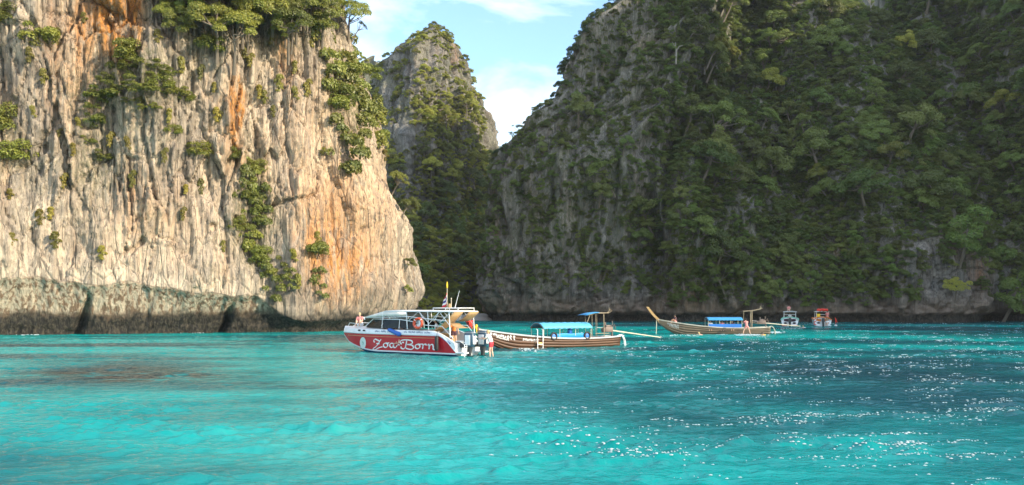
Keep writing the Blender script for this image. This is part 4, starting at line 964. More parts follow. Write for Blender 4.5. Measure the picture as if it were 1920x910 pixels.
    gl = MB(); gl.add([(7.3, .72, 1.72), (7.3, -.72, 1.72), (6.7, -.66, zt), (6.7, .66, zt)], [(0, 1, 2, 3)]); gl.build('windscreen', M['dark_glass'], B, False, .01)
    for sg in (1, -1):
        for (xa, xb) in ((7.25, 5.6), (5.5, 4.2), (4.1, 2.9)):
            ya = .72 if xa > 7 else (1.18 if xa > 5 else 1.22); yb = 1.16 if xb > 5 else 1.22
            g_ = MB(); g_.add([(xa - .04, ya * sg, 1.66), (xb + .04, yb * sg, 1.66), (xb + .04, yb * .95 * sg, zt - (.18 if xb < 3.2 else 0)), (xa - (.6 if xa > 7 else .04), (ya * .92) * sg, zt)], [(0, 1, 2, 3)]); g_.build('side_window', M['dark_glass'], B, False, .012)
    fr = MB()
    for sg in (1, -1):
        fr.tube([(7.32, .73 * sg, 1.70), (6.68, .67 * sg, zt + .02), (5.55, 1.11 * sg, zt + .03), (4.1, 1.16 * sg, zt + .03), (2.8, 1.16 * sg, zt - .14)], .03)
        fr.tube([(5.55, 1.17 * sg, 1.64), (5.55, 1.11 * sg, zt)], .025).tube([(4.15, 1.22 * sg, 1.64), (4.15, 1.16 * sg, zt)], .025)
    fr.tube([(6.68, .67, zt + .02), (6.68, -.67, zt + .02)], .03); fr.tube([(7.0, 0, 1.98), (6.69, 0, zt)], .02); fr.build('window_frame', M['white_metal'], B)
    # canopy: flat roof, sloping front awning
    cz = 2.78
    cn = MB(); cn.grid([[Vector((x, 1.22 * k, cz + .07 * (1 - k * k))) for k in (-1, -.75, -.5, -.25, 0, .25, .5, .75, 1)] for x in (.1, 1.4, 2.7, 4.0, 5.2)]); cn.build('canopy_roof', M['canvas_white'], B, True, .035)
    for (xa, za), (xb, zb) in (((5.24, 2.78), (6.1, 2.60)), ((6.14, 2.59), (7.05, 2.34))):
        aw = MB(); aw.grid([[Vector((xa + (xb - xa) * q, 1.2 * k * (1 - .12 * q), za + (zb - za) * q + .06 * (1 - k * k) - .03 * math.sin(math.pi * q))) for k in (-1, -.6, -.2, .2, .6, 1)] for q in (0, .33, .66, 1)]); aw.build('awning_panel', M['canvas_white'], B, True, .012)
    for sg in (1, -1):          # hanging side of the awning
        sv = MB(); sv.grid([[Vector((x, 1.2 * sg * (1 - .03 * max(0, x - 5.2)), z0)), Vector((x, 1.24 * sg * (1 - .03 * max(0, x - 5.2)), z1))] for x, z0, z1 in ((3.6, 2.76, 2.50), (4.4, 2.76, 2.47), (5.2, 2.76, 2.45), (6.1, 2.58, 2.41), (7.05, 2.36, 2.33))]); sv.build('awning_side', M['canvas_white'], B, True, .012)
    cf = MB()
    for sg in (1, -1):
        y = 1.2 * sg
        cf.tube([(7.1, y * .88, 2.33), (5.2, y, cz), (.1, y, cz)], .035); cf.tube([(7.1, y * .9, 2.33), (3.4, y * 1.03, 2.44), (.7, y, 2.20)], .028)
        for x, zb in ((.35, 1.15), (1.9, 1.6), (3.5, 1.62), (5.4, 2.2), (6.9, 2.2)): cf.tube([(x, y * 1.02, zb), (x + .1, y, cz if x < 5.3 else (2.74 if x < 6 else 2.38))], .03)
        for xa, za, xb, zb in ((.4, 1.9, 1.15, cz), (1.15, cz, 1.9, 2.0), (1.9, 2.0, 2.65, cz), (2.65, cz, 3.4, 2.2), (.3, cz, 1.1, 2.1), (1.5, 2.2, 1.15, cz), (2.3, 2.3, 2.65, cz)): cf.tube([(xa, y, za), (xb, y, zb)], .02)
        cf.tube([(2.9, y * 1.06, 1.95), (.9, y * 1.05, 1.85), (.15, y * 1.0, 1.1)], .025)
    for x in (.12, 1.3, 2.6, 3.9, 5.2): cf.tube([(x, -1.2, cz), (x, 1.2, cz)], .025)
    cf.tube([(7.1, -1.05, 2.33), (7.1, 1.05, 2.33)], .03); cf.build('canopy_frame', M['white_metal'], B)
    rr = MB()
    for sg in (1, -1): rr.tube([(1.9, .8 * sg, cz + .05), (1.9, .8 * sg, cz + .22), (.1, .8 * sg, cz + .22), (.1, .8 * sg, cz)], .025)
    for x in (1.9, 1.0, .1): rr.tube([(x, -.8, cz + .22), (x, .8, cz + .22)], .025).tube([(x, .8, cz), (x, .8, cz + .22)], .02)
    rr.build('roof_rail', M['white_metal'], B)
    for (y0, y1, xa, za, xb, zb, nm) in ((.2, 1.1, .15, 2.75, 1.75, 1.45, 'canvas_flap'), (-1.1, -.1, -.05, 2.76, .75, 2.15, 'canvas_flap'), (.0, .95, -.1, 1.75, .6, 2.05, 'canvas_flap')):
        c_ = MB(); c_.grid([[Vector((xa + (xb - xa) * q, y, za + (zb - za) * q - .08 * math.sin(math.pi * q))) for y in (y0, (y0 + y1) / 2, y1)] for q in (0, .25, .5, .75, 1)]); c_.build(nm, M['canvas_tan'], B, True, .02)
    # flag staff, flag, antenna, lamp
    fs = MB(); fs.tube([(1.25, .3, cz + .05), (1.25, .3, 4.55)], [.022, .014]); fs_o = fs.build('flagstaff', M['cream_paint'], B)
    tip = MB(); tip.tube([(1.25, .3, 4.28), (1.24, .33, 4.45), (1.25, .3, 4.68)], [.04, .06, .025]); tip.build('staff_pennant', M['yellow_cloth'], fs_o)
    for i, mt in enumerate(('flag_red', 'decal_white', 'flag_blue', 'decal_white', 'flag_red')):
        f_ = MB(); a, b = i / 5, (i + 1) / 5
        f_.grid([[Vector((1.25 + .42 * q * (.35 + .65 * w_), .3 + .05 * math.sin(q * 7 + w_ * 3), 4.02 - .75 * w_ - .38 * q - .06 * math.sin(q * 5))) for w_ in (a, b)] for q in (0, .25, .5, .75, 1)]); f_.build('flag_stripe', M[mt], fs_o, True, .008)
    an = MB(); an.tube([(.55, .5, cz + .2), (.22, .5, 4.1)], [.022, .010]); an.build('antenna', M['white_metal'], B)
    lm = MB(); lm.tube([(.95, .3, cz + .2), (.95, .3, 3.55)], .018); lm.ell((.95, .3, 3.6), (.04, .04, .06)); lm.build('mast_lamp', M['cream_paint'], B)
    hb = MB(); hb.rbox((1.08, .3, cz + .35), (.16, .16, .3), .04); hb.build('horn', M['canvas_tan'], B)
    # life ring with its bag, fenders, port lights, emblem, cleats
    ring = MB(); ring.torus((2.55, 1.40, 2.02), .30, .085, (0, 1, .05)); ring_o = ring.build('life_ring', M['ring_orange'], B)
    rb = MB()
    for k in range(4):
        a = R(45 + 90 * k); c = Vector((2.55 + .30 * math.cos(a), 1.40, 2.02 + .30 * math.sin(a))); rb.torus(c, .075, .022, (-math.sin(a), 0, math.cos(a)), 12, 5)
    rb.build('ring_band', M['decal_white'], ring_o)
    sg_ = MB(); sg_.rbox((2.55, 1.33, 2.0), (.3, .05, .42), .05); bag_o = sg_.build('white_bag', M['decal_white'], B); sb = MB(); sb.rbox((2.60, 1.37, 2.08), (.1, .03, .22), .01); sb.build('bag_mark', M['sign_grey'], bag_o)
    fd = MB(); fd.caps((1.15, 1.46, .42), (1.15, 1.46, 1.15), .12, .11); fd.tube([(1.15, 1.46, 1.2), (1.15, 1.36, 1.55)], .012); fd.build('black_fender', M['black_rubber'], B)
    fd = MB(); fd.caps((4.0, 1.42, 1.30), (4.75, 1.40, 1.56), .15, .12); fd.build('blue_fender', M['fender_blue'], B)
    for x in (7.55, 7.05):
        pl = MB(); rt = Matrix.Rotation(math.atan2(-.25, 1), 3, 'Z'); p = side(x, 1.47, .01); pl.rbox(p, (.26, .04, .11), .03, rt); pl.build('port_light', M['dark_glass'], B)
    bw = MB()
    for sg in (1, -1): bw.tube([(9.2, .25 * sg, 1.72), (8.9, .42 * sg, 1.95), (7.9, .85 * sg, 1.92), (7.7, .9 * sg, 1.68)], .02)
    bw.build('bow_rail', M['white_metal'], B)
    em = MB(); cc = [side(7.32 + .33 * math.cos(a) - .10 * math.sin(a), .60 + .41 * math.sin(a), .008) for a in np.linspace(0, 2 * math.pi, 28, endpoint=False)]
    em.add([side(7.32, .60, .008)] + cc, [(0, 1 + i, 1 + (i + 1) % 28) for i in range(28)]); em_o = em.build('emblem', M['emblem'], B)
    em = MB(); strokes_mesh(em, [[(-.05, -.15), (.02, 0), (-.06, .15)], [(-.1, .02), (.08, .05)], [(.06, -.12), (.1, .1)]], .045, lambda a, b: side(7.32 - a, .60 + b, .012)); em.build('emblem_mark', paint('emblem_mark', (.25, .42, .38)), em_o)
    # lettering: Zoa-Born in flowing script
    Z = [[(.10, .62), (.02, .80), (.22, .98), (.48, .90), (.70, .82), (.92, .98), (.62, .62), (.30, .28), (.05, .10), (-.18, -.02), (-.28, -.14), (-.05, -.20), (.28, -.04), (.62, .10), (.98, .20)], [(.28, .50), (.48, .52), (.66, .50)]]
    o1 = [[(1.42, .62), (1.16, .50), (1.10, .25), (1.28, .14), (1.52, .26), (1.58, .48), (1.42, .62), (1.62, .60), (1.80, .66)]]
    a1 = [[(2.20, .60), (1.94, .58), (1.80, .36), (1.90, .16), (2.10, .22), (2.28, .58)], [(2.30, .64), (2.20, .34), (2.26, .16), (2.46, .22), (2.62, .44)]]
    hy = [[(2.66, .46), (2.76, .48), (2.88, .46)]]
    Bc = [[(3.72, .96), (3.60, .60), (3.44, .22), (3.22, .06), (3.00, .14), (3.02, .30)], [(3.10, .52), (2.98, .78), (3.26, .98), (3.78, 1.02), (4.22, .94), (4.26, .70), (3.96, .56), (3.68, .54)], [(3.80, .55), (4.22, .46), (4.30, .20), (4.02, .04), (3.66, .08), (3.48, .16)], [(3.14, .66), (3.26, .76), (3.38, .70)]]
    def sh(S, dx): return [[(x + dx, y) for x, y in st] for st in S]
    o2 = sh(o1, 3.42); r1 = [[(5.20, .62), (5.34, .60), (5.30, .36), (5.22, .12)], [(5.28, .34), (5.42, .56), (5.60, .64), (5.70, .52)]]
    n1 = [[(5.80, .52), (5.94, .64), (5.96, .40), (5.88, .12)], [(5.94, .34), (6.12, .58), (6.32, .62), (6.36, .40), (6.32, .18), (6.50, .12), (6.74, .30)]]
    tx = MB(); K = .74; strokes_mesh(tx, Z + o1 + a1 + hy + Bc + o2 + r1 + n1, .135, lambda a, b: side(6.15 - a * K * .98 + b * .06, .30 + b * .62, .009)); tx.build('script_lettering', M['decal_white'], B)
    # the row of small blue characters on the white band
    sm = MB(); g = np.random.default_rng(5); x = 6.0
    while x > 1.9:
        if not (4.05 < x < 4.85):
            for _ in range(int(g.integers(3, 7))):
                kind = g.integers(0, 3); p = [[(0, 0), (0, .1), (.05, .1), (.05, 0)], [(.05, .09), (0, .06), (.02, 0), (.06, .02)], [(0, .1), (.01, 0), (.05, .03), (.05, .11)]][kind]
                strokes_mesh(sm, [p], .022, lambda a, b, x=x: side(x - a, 1.39 + b, .008)); x -= .085
        else: x -= .3
        x -= .09
    sm.build('band_lettering', M['text_blue'], B)
    sl = MB(); sl.add([side(1.0, 1.18, .01), side(.35, .72, .012), side(.28, .80, .012), side(.95, 1.28, .01)], [(0, 1, 2, 3)]); sl.build('stern_stripe', M['blue_boot'], B)
    # outboard motors
    for y in (.68, -.68):
        ob = MB(); prof = [(.60, .17, .24), (.66, .21, .29), (.95, .24, .33), (1.25, .25, .34), (1.45, .22, .31), (1.56, .12, .2)]
        ob.grid([[Vector((-.62 + a * r1_ * (1 if a < 0 else .9), y + b * r0_, z)) for a, b in [(math.copysign(abs(math.cos(t)) ** .6, math.cos(t)), math.copysign(abs(math.sin(t)) ** .6, math.sin(t))) for t in np.linspace(0, 2 * math.pi, 20, endpoint=False)]] for z, r0_, r1_ in prof], True)
        n_ = len(ob.v); ob.add([Vector((-.62 + a * .2 * .9, y + b * .12, 1.565)) for a, b in [(math.cos(t), math.sin(t)) for t in np.linspace(0, 2 * math.pi, 20, endpoint=False)]], [tuple(range(20))])
        cw = ob.build('outboard_cowling', M['engine_blue'], B)
        dc = MB(); dc.rbox((-.64, y + .245, 1.02), (.36, .02, .62), .03); dc.rbox((-.955, y, 1.02), (.03, .30, .5), .01); dc.build('cowling_decal', M['decal_white'], cw)
        bd = MB(); bd.rbox((-.62, y, 1.47), (.60, .47, .035), .015); bd.build('cowling_trim', M['steel'], cw)
        lg = MB(); lg.tube([(-.62, y, .62), (-.60, y, .2), (-.58, y, -.5)], [.19, .13, .10], 10); lg.rbox((-.28, y, .68), (.5, .3, .3), .05); lg.rbox((-.7, y, .02), (.5, .3, .03), .01); lg.ell((-.62, y, -.48), (.3, .08, .08)); lg.build('outboard_leg', M['engine_dark'], B)
    return B
SB = build_speedboat()
def in_boat(B, p): return B.matrix_basis @ Vector(p)
bpy.context.view_layer.update()
def crew(B, local, yaw_off, *a, **k):
    return person('person', in_boat(B, local), B.rotation_euler.z + yaw_off, *a, **k)
crew(SB, (8.25, .1, 1.74), R(115), pose_sit(.42, .12), 'person in pink top sitting on the bow of the red speedboat', top='cloth_pink', shorts='cloth_white')
crew(SB, (5.9, .35, .95), R(60), pose_stand(.0), 'person in pink top under the canopy behind the windscreen', top='cloth_pink', shorts='cloth_dark', hair='hair_dark')
crew(SB, (5.35, .1, 1.0), R(80), pose_stand(.0), 'person in white top standing under the speedboat canopy', top='cloth_white', shorts='cloth_blue', skin='skin_tan')
crew(SB, (4.05, .72, .92), R(70), pose_sit(.2, .2), 'person in red top leaning by the blue fender of the speedboat', top='cloth_red', shorts='cloth_dark', hair='hair_dark')
crew(SB, (1.75, .55, .53), R(40), pose_stand(.2), 'person in white shirt standing beside the life ring in the speedboat', top='cloth_white', shorts='cloth_white', skin='skin_tan', hair='hair_dark')
crew(SB, (1.2, -.3, .53), R(150), pose_stand(.1), 'person in orange vest standing in the stern of the speedboat', top='cloth_orange', shorts='cloth_dark', hair='hair_dark')
pw = at(921, 668, 53.1); J = pose_stand(.35, 'fwd', .11, .03)
person('person', (pw.x, pw.y, -.12), R(158), J, 'person in white top and red shorts standing by the outboard motors', top='cloth_white', shorts='cloth_red', vox=.018, skin='skin_pale')

# ------------------------------------------------------------------ longtail boats
def build_longtail(loc, yaw, label, old=False):
    B = empty('longtail_boat', loc, yaw); tag(B, label, 'longtail boat', 'wooden longtail boats'); LEN = 12.2
    def clip(x): return max(0.0, min(1.0, x))
    bow_z = 1.62 if old else 1.48
    def hw(x): t = x / LEN; return max(.05, .92 * (1 - clip((t - .42) / .60) ** 2.1) * (1 - .30 * clip((.35 - t) / .35) ** 2))
    def shz(x): t = x / LEN; return .70 + (bow_z - .70) * clip((t - .32) / .68) ** 1.75 + .10 * clip((.25 - t) / .25) ** 2
    def kz(x): t = x / LEN; return -.32 + (bow_z + .1) * clip((t - .72) / .28) ** 2.0 * .92
    def skin(x, k, out=0.0):
        h, s, q = hw(x), shz(x), kz(x); th = k * math.pi / 2
        return Vector((x, h * math.sin(th) ** .62 + out if k > .01 else 0, q + (s - q) * (1 - math.cos(th)) ** .9))
    xs = [LEN * i / 46 for i in range(47)]
    wood = M['hull_old'] if old else M['hull_wood']
    lv = [.0, .28, .48, .64, .78, .90, 1.0]
    for sg in (1, -1):
        for i in range(len(lv) - 1):
            p = MB(); a, b = lv[i], lv[i + 1]; f = lambda q: Vector((q.x, q.y * sg, q.z))
            p.grid([[f(skin(x, a, .007)), f(skin(x, (a + b) / 2, .0055)), f(skin(x, b - .006, .004))] for x in xs]); p.build('plank', wood, B, True, .02)
    tm = MB(); tm.add([skin(0, k) for k in lv] + [Vector((0, -skin(0, k).y, skin(0, k).z)) for k in lv[::-1]], [tuple(range(14))]); tm.build('transom', wood, B, False)
    rl = MB()
    for sg in (1, -1): rl.grid([[Vector((x, (hw(x) + o_) * sg, shz(x) + z_)) for o_, z_ in ((.045, -.07), (.05, .035), (-.07, .035), (-.07, -.05))] for x in xs], True)
    rl.build('gunwale', M['rail_pale'] if not old else wood_mat('grey_gunwale', (.40, .36, .29), (.55, .5, .42)), B, False)
    fl = MB(); fl.grid([[Vector((x, -hw(x) * .85, .22 + max(0, shz(x) - .78))), Vector((x, hw(x) * .85, .22 + max(0, shz(x) - .78)))] for x in xs if .3 < x < 11.2]); fl.build('floorboards', M['pole_wood'], B, False, .03)
    for x in (1.4, 3.2, 5.0, 6.8, 8.6):
        th = MB(); th.rbox((x, 0, shz(x) - .16), (.28, hw(x) * 1.8, .05), .015); th.build('thwart', M['pole_wood'], B)
    fd = MB(); fd.grid([[Vector((x, -hw(x), shz(x) - .02)), Vector((x, 0, shz(x) + .03)), Vector((x, hw(x), shz(x) - .02))] for x in np.linspace(9.6, 12.1, 9)]); fd.build('bow_deck', wood, B, True, .03)
    # prow post
    tipx, tipz = (13.35, 2.98) if old else (13.25, 2.35)
    pr = MB(); c = cr2([(11.7, 0, kz(11.7) + .25), (12.2, 0, bow_z), (12.75, 0, bow_z + (tipz - bow_z) * .42), (tipx, 0, tipz)], 6)
    pr.grid([[p + Vector((a * (.21 - .08 * i / len(c)), b * (.10 - .02 * i / len(c)), 0)) for a, b in ((1, 1), (-1, 1), (-1, -1), (1, -1))] for i, p in enumerate(c)], True); pr.add([c[-1] + Vector((a * .09, b * .055, 0)) for a, b in ((1, 1), (-1, 1), (-1, -1), (1, -1))], [(0, 1, 2, 3)])
    pr.build('prow', M['prow_wood'] if old else wood, B, False)
    if not old:
        for i, (mt, x0) in enumerate((('yellow_cloth', 12.45), ('red_cloth', 12.85), ('red_cloth', 13.0))):
            gd = MB(); z0 = np.interp(x0, [12.2, 12.75, tipx], [bow_z, bow_z + (tipz - bow_z) * .42, tipz])
            gd.torus((x0, 0, z0), .14, .085, (.7, 0, .7), 16, 7); gd.caps((x0, .15, z0 - .02), (x0 - .05, .17, z0 - .45), .07, .03); gd.caps((x0 + .04, -.12, z0), (x0 - .02, -.16, z0 - .4), .06, .03); gd.build('prow_garland', M[mt], B)
    else:
        rp = MB(); rp.tube([(12.35, .02, bow_z + .05), (12.36, .02, .8), (12.4, .03, -.3)], .035, 6); rp.build('mooring_rope', M['cream_paint'], B)
    # passenger canopy
    x0, x1 = (2.9, 7.3) if not old else (3.1, 6.9); ez, rz = (1.52, 1.86) if not old else (1.62, 1.84)
    rf = MB(); n = 28
    rf.grid([[Vector((x0 + (x1 - x0) * i / n, .92 * k, ez + (rz - ez) * (1 - abs(k) ** 2.2) + (.018 * math.sin(i * math.pi) if old else .018 * math.cos(i * math.pi * .5)))) for k in np.linspace(-1, 1, 11)] for i in range(n + 1)]); rf_o = rf.build('canopy_roof', M['tarp_cyan'] if not old else M['tarp_blue'], B, True, .025)
    vl = MB()
    for sg in (1, -1): vl.grid([[Vector((x0 + (x1 - x0) * i / n, .93 * sg, ez)), Vector((x0 + (x1 - x0) * i / n, .95 * sg, ez - (.08 if not old else .12) - .025 * math.cos(i * 2.1)))] for i in range(n + 1)])
    vl.build('canopy_valance', M['tarp_cyan'] if not old else M['tarp_blue'], rf_o, True, .012)
    for i in range(4):
        x = x0 + .08 + (x1 - x0 - .16) * i / 3
        for sg in (1, -1): ps = MB(); ps.tube([(x, .84 * sg, .55), (x, .88 * sg, ez + .02)], .026); ps.build('canopy_post', M['cream_paint'], B)
    bm_ = MB()
    for sg in (1, -1): bm_.tube([(x0, .88 * sg, ez - .02), (x1, .88 * sg, ez - .02)], .025)
    for x in np.linspace(x0, x1, 6): bm_.tube([(x, .9 * k, ez + (rz - ez) * (1 - abs(k) ** 2.2) - .03) for k in np.linspace(-1, 1, 7)], .02)
    bm_.build('canopy_frame', M['pole_wood'], B)
    if not old:
        tp = MB(); tp.grid([[Vector((x, hw(x) - .02, .72)), Vector((x, hw(x) - .08, 1.06 + .02 * math.sin(x * 5))), Vector((x, hw(x) - .5, 1.0))] for x in np.linspace(3.5, 6.4, 16)]); tp.build('side_tarp', paint('bright_blue_tarp', (.015, .27, .62), .6), B, True, .01)
        for x in (6.35, 3.35):
            ty = MB(); ty.torus((x, .9, .88), .24, .075, (0, 1, 0)); ty_o = ty.build('tyre_fender', M['black_rubber'], B); tl = MB(); tl.ell((x, .88, .88), (.2, .05, .2)); tl.build('tyre_cover', M['box_blue'], ty_o)
        br = MB(); br.tube([(4.6, .4, 1.0), (4.6, .4, 1.12), (4.6, .4, 1.38), (4.6, .4, 1.42)], [.17, .19, .19, .12], 14); br.build('blue_barrel', M['box_blue'], B)
        ld = MB()
        for dx in (0, .46): ld.tube([(7.35 + dx, hw(7.4) - .05, shz(7.4) + .55), (7.35 + dx, hw(7.4) + .12, shz(7.4) + .52), (7.35 + dx, hw(7.4) + .14, -.02)], .03)
        for z in (.02, .32): ld.tube([(7.35, hw(7.4) + .14, z), (7.81, hw(7.4) + .14, z)], .03)
        ld_o = ld.build('boarding_ladder', M['decal_white'], B); lf = MB(); lf.rbox((7.58, hw(7.4) + .13, .36), (.3, .06, .2), .03); lf.build('ladder_step', paint('amber', (.75, .33, .05)), ld_o)
    else:
        for i in range(5):
            x = x0 + .1 + (x1 - x0 - .2) * i / 5; tp = MB(); tp.grid([[Vector((x + .72 * q, hw(x) - .02, .70)), Vector((x + .72 * q, hw(x) - .03, 1.12))] for q in (0, .5, 1)]); tp.build('side_panel', M['box_blue'], B, False, .012)
    # helmsman's frame over the stern
    hf = MB()
    if not old:
        for x, y in ((2.55, .45), (2.2, .45), (1.45, .45), (1.3, .3), (2.55, -.45), (1.45, -.45)): hf.tube([(x, y, .5), (x + .05, y, 2.5)], .02)
        hf.tube([(3.05, .45, 1.85), (2.75, .45, 2.5)], .03)
        for y in (.45, -.45): hf.tube([(3.0, y, 2.42), (2.2, y, 2.56), (1.0, y, 2.58)], .035)
        hf.tube([(1.0, -.45, 2.58), (1.0, .45, 2.58)], .03); hf.tube([(1.15, .45, 2.58), (.95, .45, 2.75), (.98, .45, 3.0)], .028); hf.tube([(.98, .45, 2.9), (.72, .45, 2.72), (.95, .45, 2.6)], .025); hf.tube([(2.3, .5, 1.0), (1.0, .5, 1.0)], .03)
    else:
        hf.tube([(1.95, .3, .4), (1.95, .3, 2.55)], .06); hf.tube([(1.95, -.3, .4), (1.95, -.3, 2.55)], .05); hf.tube([(2.9, .3, 2.50), (1.95, .3, 2.55), (.95, .3, 2.76)], .05); hf.tube([(2.85, .3, 2.48), (2.85, .3, 1.5)], .025); hf.tube([(1.05, .3, 2.74), (.98, .3, 3.1)], .035); hf.tube([(.98, .3, 2.9), (.8, .3, 2.78)], .03); hf.tube([(1.95, .3, 1.25), (.9, .3, 1.15)], .025)
    hf.build('helm_frame', M['pole_wood'], B)
    if not old:
        aw = MB(); aw.grid([[Vector((x, y, np.interp(x, [1.9, 2.6, 3.2], [2.62, 2.56, 2.40]) + .04 * (1 - (y / .6) ** 2))) for y in (-.6, -.3, 0, .3, .6)] for x in (1.95, 2.2, 2.5, 2.8, 3.2)]); aw.build('helm_awning', M['tarp_blue'], B, True, .02)
    # engine on its pivot, with the long propeller shaft
    pv = MB(); pv.tube([(.35, 0, .4), (.35, 0, 1.05)], .07); pv.build('engine_pivot', M['rust_iron'], B)
    en = MB(); en.rbox((.75, 0, 1.28), (.75, .42, .42), .06); en.rbox((.75, 0, 1.55), (.5, .26, .16), .04); en.rbox((1.15, 0, 1.25), (.12, .36, .36), .05); en.tube([(1.22, 0, 1.25), (1.28, 0, 1.25)], .2, 14)
    en.tube([(.55, .16, 1.5), (.45, .2, 1.75), (.5, .2, 1.95)], .04); en.tube([(.95, -.1, 1.6), (.95, -.1, 1.85)], .07); en.tube([(.38, .1, 1.45), (.2, .1, 1.7), (.1, .1, 1.3)], .035)
    en.build('engine', M['rust_iron'], B)
    sh_ = MB(); e = (-4.6, 0, .55) if not old else (-3.4, 0, .85); sh_.tube([(.4, 0, 1.2), e], [.055, .035]); sh_o = sh_.build('propeller_shaft', M['cream_paint'], B)
    pp = MB(); ev = Vector(e)
    for k in range(3):
        a = 2 * math.pi * k / 3; d = Vector((0, math.cos(a), math.sin(a))); s_ = Vector((0, -math.sin(a), math.cos(a))); pp.add([ev, ev + d * .09 + s_ * .05 + Vector((.03, 0, 0)), ev + d * .17, ev + d * .09 - s_ * .05 - Vector((.03, 0, 0))], [(0, 1, 2, 3)])
    pp.build('propeller', M['steel'], sh_o, False, .01)
    tl = MB(); tl.tube([(1.1, 0, 1.4), (1.9, .1, 1.45)], .025); tl.build('tiller', M['steel'], B)
    hp = MB()
    for y in (.45, .3): hp.tube(cr2([(.15, y, .75), (-.2, y + .1, .85), (-.48, y + .12, .45), (-.55, y + .12, -.15)], 5), .035)
    hp.build('stern_hoop', M['decal_white'] if not old else M['cream_paint'], B)
    # lettering strokes near the bow
    lt = MB(); g = np.random.default_rng(9 + old)
    def word(x, k, s, n):
        st = []; a = 0
        for i in range(n):
            q = [[[(0, .5), (.3, .6), (.5, .3), (.3, 0), (.05, .2), (.3, .55)]], [[(0, .55), (.05, .0)], [(.05, .4), (.3, .58), (.4, 0)], [(.4, .4), (.65, .58), (.75, 0)]], [[(0, .55), (.05, .1), (.3, 0), (.5, .5), (.55, 0)]], [[(.05, .9), (.1, .1), (.35, 0)], [(-.1, .6), (.4, .62)]]][[0, 1, 2, 1, 2, 0, 3][i % 7] if i < n - 1 else 3]
            st += [[(px + a, py) for px, py in s_] for s_ in q]; a += .85
        strokes_mesh(lt, st, .17, lambda aa, bb: skin(x - aa * s, min(.99, k + bb * s * .62), .028))
    if not old: word(11.4, .78, .30, 8); word(10.9, .70, .17, 7); word(8.9, .79, .2, 8)
    else: word(11.2, .76, .26, 6); word(11.0, .66, .22, 6)
    lt.build('bow_lettering', M['decal_white'] if not old else paint('faded_white', (.42, .44, .42)), B)
    return B
d1 = Vector((-.866, -.5)); s1 = Vector((8.15, 67.1))
LT1 = build_longtail((s1.x, s1.y, 0), math.atan2(-.5, -.866), 'brown wooden longtail boat with light blue canopy behind the speedboat')
LT2 = build_longtail((28.3, 94.0, 0), R(179), 'weathered wooden longtail boat with tall bare prow and blue canopy', True)
bpy.context.view_layer.update()
crew(LT2, (10.25, .1, 1.22), R(20), pose_sit(.4, .05), 'person in dark top sitting on the bow of the weathered longtail', top='cloth_dark', shorts='cloth_pink', skin='skin_tan', hair='hair_dark', vox=.03)
for x, y, lab, tp in ((6.5, .3, 'passenger in white sitting at the front of the blue canopy', 'cloth_white'), (5.2, .3, 'passenger in pink sitting in the middle of the blue canopy', 'cloth_pink'), (4.1, .35, 'passenger in dark shirt sitting at the rear of the blue canopy', 'cloth_dark')):
    crew(LT2, (x, y, .62), R(80), pose_sit(.2, .1), lab, top=tp, shorts='cloth_dark', hair='hair_dark', vox=.035)
pc = at(1400, 629, 91.6); J = pose_stand(.55, 'fwd', .30, .0)
person('person', (pc.x, pc.y, -.02), R(92), J, 'person with bare back and legs apart climbing into the weathered longtail', top='cloth_pink', shorts='cloth_pink', vox=.03, hair='hair_dark')
def swimmer(u, v, lab, hair, top=None, vest=None):
    p = at(u, v, CAMZ * FPX / (v - HZ)); J = dict(pelvis=(-.6, 0, -.25), chest=(-.25, 0, -.08), neck=(-.02, 0, .08), head=(.08, 0, .17), sh=((-.08, .19, .0), (-.08, -.19, .0)), el=((.22, .32, .02), (.15, -.35, .02)), wr=((.45, .25, .04), (.40, -.28, .02)), hip=((-.65, .1, -.28), (-.65, -.1, -.28)), kn=((-1.0, .14, -.35), (-1.0, -.14, -.35)), an=((-1.4, .14, -.3), (-1.4, -.14, -.3)))
    person('person', (p.x, p.y, 0), R(200), J, lab, hair=hair, top=vest, vox=.035)
swimmer(1312, 628.5, 'swimmer in the water beside the middle of the weathered longtail', 'hair_blond')
swimmer(1431, 629, 'swimmer in yellow vest in the water by the stern of the weathered longtail', 'hair_dark', vest='yellow_cloth')
swimmer(1507, 615, 'swimmer in the water between the two far boats', 'hair_blond', vest='cloth_white')

